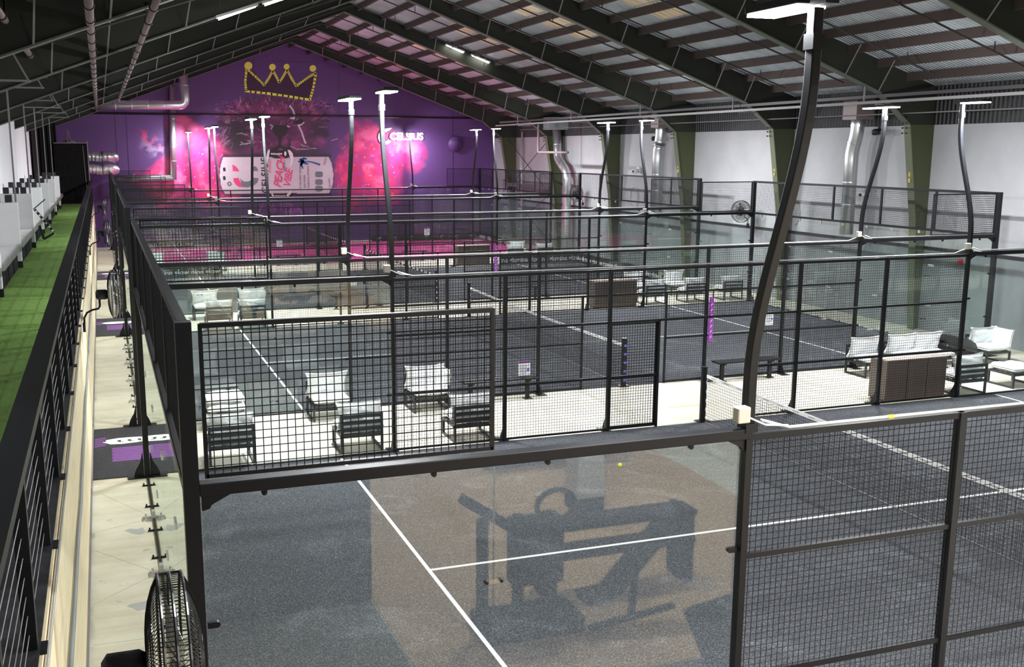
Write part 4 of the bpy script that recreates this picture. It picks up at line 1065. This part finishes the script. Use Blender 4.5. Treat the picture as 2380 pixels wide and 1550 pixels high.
for k in range(70):
    x = 560 + 165 * rs.rand(); y = 250 + 80 * rs.rand(); a = math.atan2(y - 330, x - 645) + .5 * (rs.rand() - .5); L = 5 + 9 * rs.rand()
    blend(stroke([(x, y), (x + L * math.cos(a), y + L * math.sin(a))], .5 + rs.rand() * .6) * .55 * head, [(.55, .08, .28), (.05, .01, .05), (.42, .10, .32), (.65, .35, .50)][k % 4])
for k in range(26):
    cx, cy = (745 + 25 * rs.rand(), 238 + 45 * rs.rand()) if k % 2 else (520 + 30 * rs.rand(), 238 + 16 * rs.rand()); blend(ell(cx, cy, 2.2, 2.2, .4), (.02, .005, .02))
for k in range(22):
    cx, cy = (665 + 45 * rs.rand(), 318 + 30 * rs.rand()) if k % 2 else (590 + 22 * rs.rand(), 310 + 35 * rs.rand()); blend(ell(cx, cy, 1.9, 1.7, .4), (.02, .005, .02))
blend(stroke([(660, 300), (652, 345)], 3) * .4, (.05, .01, .04)); blend(ell(640, 265, 22, 12, .9) * .8, (.45, .12, .28))
blend(ell(552, 330, 42, 42, .9) * .8, (.030, .022, .032)); blend(ell(730, 352, 42, 22, .9) * .6, (.05, .03, .06)); blend(ell(700, 300, 34, 40, 1.0) * .35, (.30, .05, .22)); blend(ell(605, 290, 22, 34, 1.0) * .5, (.04, .015, .04))
for cx, cy, rx, ry in ((668, 335, 30, 16), (628, 335, 22, 14), (745, 330, 30, 18)): blend(ell(cx, cy, rx, ry, 1.0) * np.clip((n3 - .3) * 3, 0, 1) * .7, (.42, .08, .30))
# nose, mouth
blend(poly([(629, 292), (640, 289), (655, 291), (668, 292), (673, 296), (664, 312), (655, 320), (652, 338), (648, 338), (646, 320), (636, 310)]), (.022, .014, .022))
blend(stroke([(650, 320), (650, 345)], 3), (.02, .012, .02)); blend(ell(652, 356, 38, 22, .35), (.020, .012, .018)); blend(ell(652, 450, 34, 17, .3), (.020, .012, .018))
blend(ell(652, 347, 8, 3, 1) * .7, (.25, .2, .25))
# eyes and scars
blend(poly([(680, 283), (700, 276), (708, 283), (700, 291), (686, 289)]), (.015, .01, .015)); blend(poly([(612, 284), (592, 276), (588, 282), (600, 289)]), (.015, .01, .015))
blend(stroke([(674, 246), (681, 256), (685, 268), (683, 276), (676, 274)], 1.6), (.80, .70, .76)); blend(stroke([(694, 292), (701, 306), (706, 322), (710, 332)], 1.6), (.80, .66, .74)); blend(stroke([(706, 285), (700, 290), (692, 291)], 1.2), (.80, .66, .74))
blend(stroke([(628, 290), (634, 293), (630, 300)], 1.2), (.55, .35, .6)); blend(stroke([(668, 293), (673, 295)], 1.2), (.8, .6, .75))
for p in ([(676, 340), (690, 347), (716, 346), (735, 345)], [(700, 335), (706, 340), (718, 341)], [(550, 311), (562, 310), (575, 314)], [(558, 336), (575, 334), (590, 331)], [(575, 326), (586, 331)], [(560, 330), (565, 334), (580, 333)], [(770, 327), (785, 322)]):
    blend(stroke(p, .7) * .85, (.62, .50, .56))
blend(ell(652, 395, 150, 10, 1) * 0, (0, 0, 0))
# dark soft shade painted around the can
blend(np.clip(1 - np.abs(V - 363) / 9, 0, 1) * ((U > 518) & (U < 770)), (.03, .022, .03)); blend(np.clip(1 - np.abs(V - 451) / 8, 0, 1) * ((U > 520) & (U < 770)) * .9, (.03, .022, .03))
# can body
can = poly([(517, 365), (765, 365), (772, 380), (776, 405), (774, 430), (766, 449), (521, 450), (513, 435), (509, 408), (511, 385)])
blend(can, (.66, .56, .62)); blend(can * np.clip((n2 - .5) * 3, 0, 1) * .5, (.74, .68, .74))
for p, w in (([(517, 365), (511, 385), (509, 408), (513, 435), (521, 450)], 1.3), ([(765, 365), (772, 380), (776, 405), (774, 430), (766, 449)], .9)): blend(stroke(p, w), (.03, .02, .05))
# fur below and splash
for k in range(90):
    x = 605 + 95 * rs.rand(); y = 468 + 30 * rs.rand(); blend(stroke([(x, y), (x + (x - 652) * .12, y + 8 + 6 * rs.rand())], .7) * .7, [(.30, .05, .40), (.45, .12, .48), (.55, .25, .6)][k % 3])
# open mouth over the can
blend(ell(652, 362, 27, 10, .3) * (V < 368), (.018, .010, .016))
mesh = bpy.data.meshes.new('mural'); H_, W__ = GX.shape
vv = np.stack([GX, np.full_like(GX, YM), GZ], -1).reshape(-1, 3)
idx = np.arange(H_ * W__).reshape(H_, W__)
ff = np.stack([idx[:-1, :-1], idx[:-1, 1:], idx[1:, 1:], idx[1:, :-1]], -1).reshape(-1, 4)
cxs = GX[:-1, :-1].ravel() + STEP / 2; czs = GZ[:-1, :-1].ravel() + STEP / 2
ff = ff[czs < (ZR - np.abs(cxs - XC) / 3 - .35)]
mesh.vertices.add(len(vv)); mesh.vertices.foreach_set('co', vv.ravel().astype('f'))
mesh.loops.add(ff.size); mesh.loops.foreach_set('vertex_index', ff.ravel().astype('i'))
mesh.polygons.add(len(ff)); mesh.polygons.foreach_set('loop_start', (np.arange(len(ff)) * 4).astype('i'))
mesh.update(calc_edges=True)
ca = mesh.color_attributes.new('paint', 'FLOAT_COLOR', 'POINT')
ca.data.foreach_set('color', np.concatenate([C.reshape(-1, 3), np.ones((C.shape[0] * C.shape[1], 1))], -1).ravel().astype('f'))
mesh.materials.append(M['mural_paint'])
mu = bpy.data.objects.new('wall_mural', mesh); COL.objects.link(mu)
tag(mu, 'huge painted lion head biting a drink can amid pink bursts on the purple wall', 'mural')
def flat(name, pts, m_, parent, off=.012, th=.006):
    w = [unlay(u, v) for u, v in pts]; mb = MB(); mb.prism(w, 1, YM - off - th, YM - off); return mb.build(name, m_, parent)
# crown
cr = thing('crown_painting', label='yellow brush-drawn crown'); cr.parent = mu
flat('crown_fill', [(572, 160), (573, 211), (719, 230), (731, 175), (688, 200), (668, 162), (649, 192), (634, 166), (614, 198), (590, 166)], 'crown_inside', cr, .004, .004)
outline = [(576, 162), (596, 180), (614, 198), (624, 183), (634, 164), (642, 178), (649, 192), (658, 178), (667, 162), (678, 183), (688, 200), (706, 187), (722, 176), (734, 170), (728, 205), (720, 232), (672, 224), (620, 217), (572, 212), (570, 190), (573, 160), (577, 162)]
jit = random.Random(3); mb = MB()
for (a, b), (c_, d_) in zip(outline[:-1], outline[1:]):
    n_ = 4
    for k in range(n_):
        p = (a + (c_ - a) * k / n_, b + (d_ - b) * k / n_); q = (a + (c_ - a) * (k + 1.25) / n_, b + (d_ - b) * (k + 1.25) / n_)
        p3 = unlay(*p); q3 = unlay(*q); mb.bar((p3[0], YM - .016, p3[1]), (q3[0], YM - .016, q3[1]), .105 + .03 * jit.random(), .006, up=(0, 1, 0))
mb.build('crown_outline', 'crown_yellow', cr)
for u, v, r in ((577, 153, 9.5), (633, 156, 7.8), (666, 155, 6.8), (727, 159, 7.8)):
    flat('crown_ball', [(u + r * math.cos(a), v + r * math.sin(a)) for a in np.linspace(0, 2 * PI, 15)[:-1]], 'crown_yellow', cr, .014)
# can artwork
cn = thing('can_painting', label='pale sideways drink can with pink lettering'); cn.parent = mu
def arc(cx, cy, r0, r1, a0, a1, n_=14, sx=1.0, sy=1.0):
    A = np.linspace(a0, a1, n_); return [(cx + r1 * sx * math.cos(a), cy + r1 * sy * math.sin(a)) for a in A] + [(cx + r0 * sx * math.cos(a), cy + r0 * sy * math.sin(a)) for a in A[::-1]]
flat('emblem_pink', [(540, 382), (547, 386), (553, 392), (555, 398), (541, 397)], 'can_pink', cn)
flat('emblem_pink', [(542, 414), (554, 413), (557, 420), (560, 427), (566, 434), (556, 434), (548, 429), (543, 421)], 'can_pink', cn)
flat('emblem_grey', [(558, 414), (562, 419), (568, 422), (576, 422), (583, 419), (587, 413), (600, 414), (598, 423), (592, 429), (584, 433), (574, 435), (566, 434), (561, 428)], 'can_grey', cn)
flat('emblem_grey', [(584, 397), (586, 390), (592, 386), (597, 390), (600, 397), (592, 397)], 'can_grey', cn)
flat('circle_mark', arc(533, 427, 3.3, 4.6, 0, 2 * PI, 18), 'ink', cn)
for v in (393, 413): flat('small_mark', [(518, v - 3), (523, v - 4), (524, v + 4), (519, v + 5)], 'ink', cn)
def ctext(nm, txt, u, v, size, m_, rot=PI / 2, **k):
    x, z = unlay(u, v); return text_mesh(nm, txt, size, m_, cn, facing(x, YM - .02, z, 0, -1, rot), .003, **k)
ctext('can_lettering', 'CELSIUS', 616, 408, .52, 'ink', spacing=1.05, bold=.004)
ctext('can_lettering', 'ENERGY', 627, 385, .20, 'can_pink')
ctext('can_lettering', 'PEACH', 650, 400, .58, 'can_pink', R(80), shear=.3, bold=.01, spacing=.9)
ctext('can_lettering', 'VIBE', 670, 415, .56, 'can_pink', R(80), shear=.3, bold=.006, spacing=.9)
ctext('can_lettering', 'SPARKLING', 661, 385, .12, 'can_blue')
ctext('can_lettering', 'PROVEN ENERGY BLEND', 698, 414, .11, 'ink'); ctext('can_lettering', 'ZERO SUGAR', 708, 422, .12, 'ink'); ctext('can_lettering', '7 ESSENTIAL VITAMINS', 717, 412, .12, 'ink')
ctext('can_lettering', 'LIVE FIT', 756, 375, .12, 'ink', R(70)); ctext('can_lettering', 'High Caffeine', 766, 425, .10, 'ink', R(95))
for v in (405.5, 423.5, 438.5): flat('dark_badge', [(733, v - 5), (736, v - 7), (747, v - 7), (750, v - 4), (750, v + 4), (747, v + 6), (736, v + 6), (733, v + 3)], 'can_grey', cn, .012)
pm = MB()
def sb(pts, w0, w1):
    for i in range(len(pts) - 1):
        a = unlay(*pts[i]); b = unlay(*pts[i + 1]); t = i / (len(pts) - 1); pm.bar((a[0], YM - .017, a[1]), (b[0], YM - .017, b[1]), w0 + (w1 - w0) * t, .006, up=(0, 1, 0))
sb([(704, 376), (715, 375), (726, 377), (736, 380), (744, 383)], .05, .12)
for p in ([(704, 376), (699, 369), (697, 372)], [(704, 376), (705, 367), (713, 370)], [(704, 376), (696, 374), (694, 377)], [(704, 376), (699, 380), (702, 386), (704, 392)], [(704, 376), (711, 380), (716, 381)], [(704, 376), (698, 384), (699, 388)]): sb(p, .13, .05)
pm.build('palm_tree', 'can_blue', cn)
# teeth and fangs over the can
tf = thing('fang_painting', label='white fangs and teeth'); tf.parent = mu
flat('fang', [(622, 350), (626, 346), (627, 352), (624, 368), (620, 380), (618, 368)], 'sign_white', tf, .02); flat('fang', [(668, 348), (674, 349), (680, 356), (682, 366), (680, 378), (675, 388), (673, 384), (676, 372), (672, 360)], 'sign_white', tf, .02)
flat('fang', [(629, 443), (634, 450), (638, 456), (632, 457)], 'sign_white', tf, .02); flat('fang', [(679, 437), (676, 450), (670, 457), (664, 455), (672, 446)], 'sign_white', tf, .02)
for k in range(7): flat('tooth', arc(631 + 3.8 * k, 358 - .2 * abs(k - 3), 0, 1.7, 0, 2 * PI, 9, 1, 1.3)[:9], 'sign_white', tf, .02)
for k in range(7): flat('tooth', arc(640 + 3.6 * k, 455, 0, 1.5, 0, 2 * PI, 9)[:9], 'sign_white', tf, .02)
flat('tooth', arc(663, 357, 0, 2.8, 0, 2 * PI, 11, 1, 2.0)[:11], 'sign_white', tf, .02)
# raised sign
sg = thing('wall_sign', (0, 0, 0), 0, 'white raised letters reading Celsius with a curved emblem on the purple wall', 'sign')
x, z = unlay(944, 318); text_mesh('sign_lettering', 'CELSIUS', .56, 'sign_white', sg, facing(x, YM - .06, z, 0, -1), .03, bold=.022, spacing=1.0)
flat('sign_emblem', [(911, 297), (905, 297), (893, 299), (884, 304), (879, 312), (878, 320), (881, 329), (888, 335), (886, 326), (888, 315), (894, 308), (905, 303)], 'sign_white', sg, .03, .04)
flat('sign_emblem', [(895, 329), (903, 325), (909, 327), (906, 332), (898, 336), (892, 335)], 'sign_white', sg, .03, .04)
# dark duct outlet on the purple wall
tag(MB().tube([(19.0, YM, 5.4), (19.0, YM - .25, 5.35)], .45, 18).build('wall_duct_outlet', 'wall_purple', smooth=True), 'large round purple-painted vent on the far wall corner', 'vent')

# ------------------------------------------------------------------ world, view
wd = bpy.data.worlds.new('world'); S.world = wd; wd.use_nodes = True
wd.node_tree.nodes['Background'].inputs['Color'].default_value = (.5, .5, .55, 1); wd.node_tree.nodes['Background'].inputs['Strength'].default_value = .05
S.view_settings.view_transform = 'Standard'; S.view_settings.look = 'None'; S.view_settings.gamma = 1; S.view_settings.use_curve_mapping = False
S.view_settings.exposure = 0.85
cy = S.cycles
cy.max_bounces = 6; cy.diffuse_bounces = 4; cy.glossy_bounces = 3; cy.transmission_bounces = 2; cy.transparent_max_bounces = 40
cy.sample_clamp_indirect = 4; cy.caustics_reflective = False; cy.caustics_refractive = False
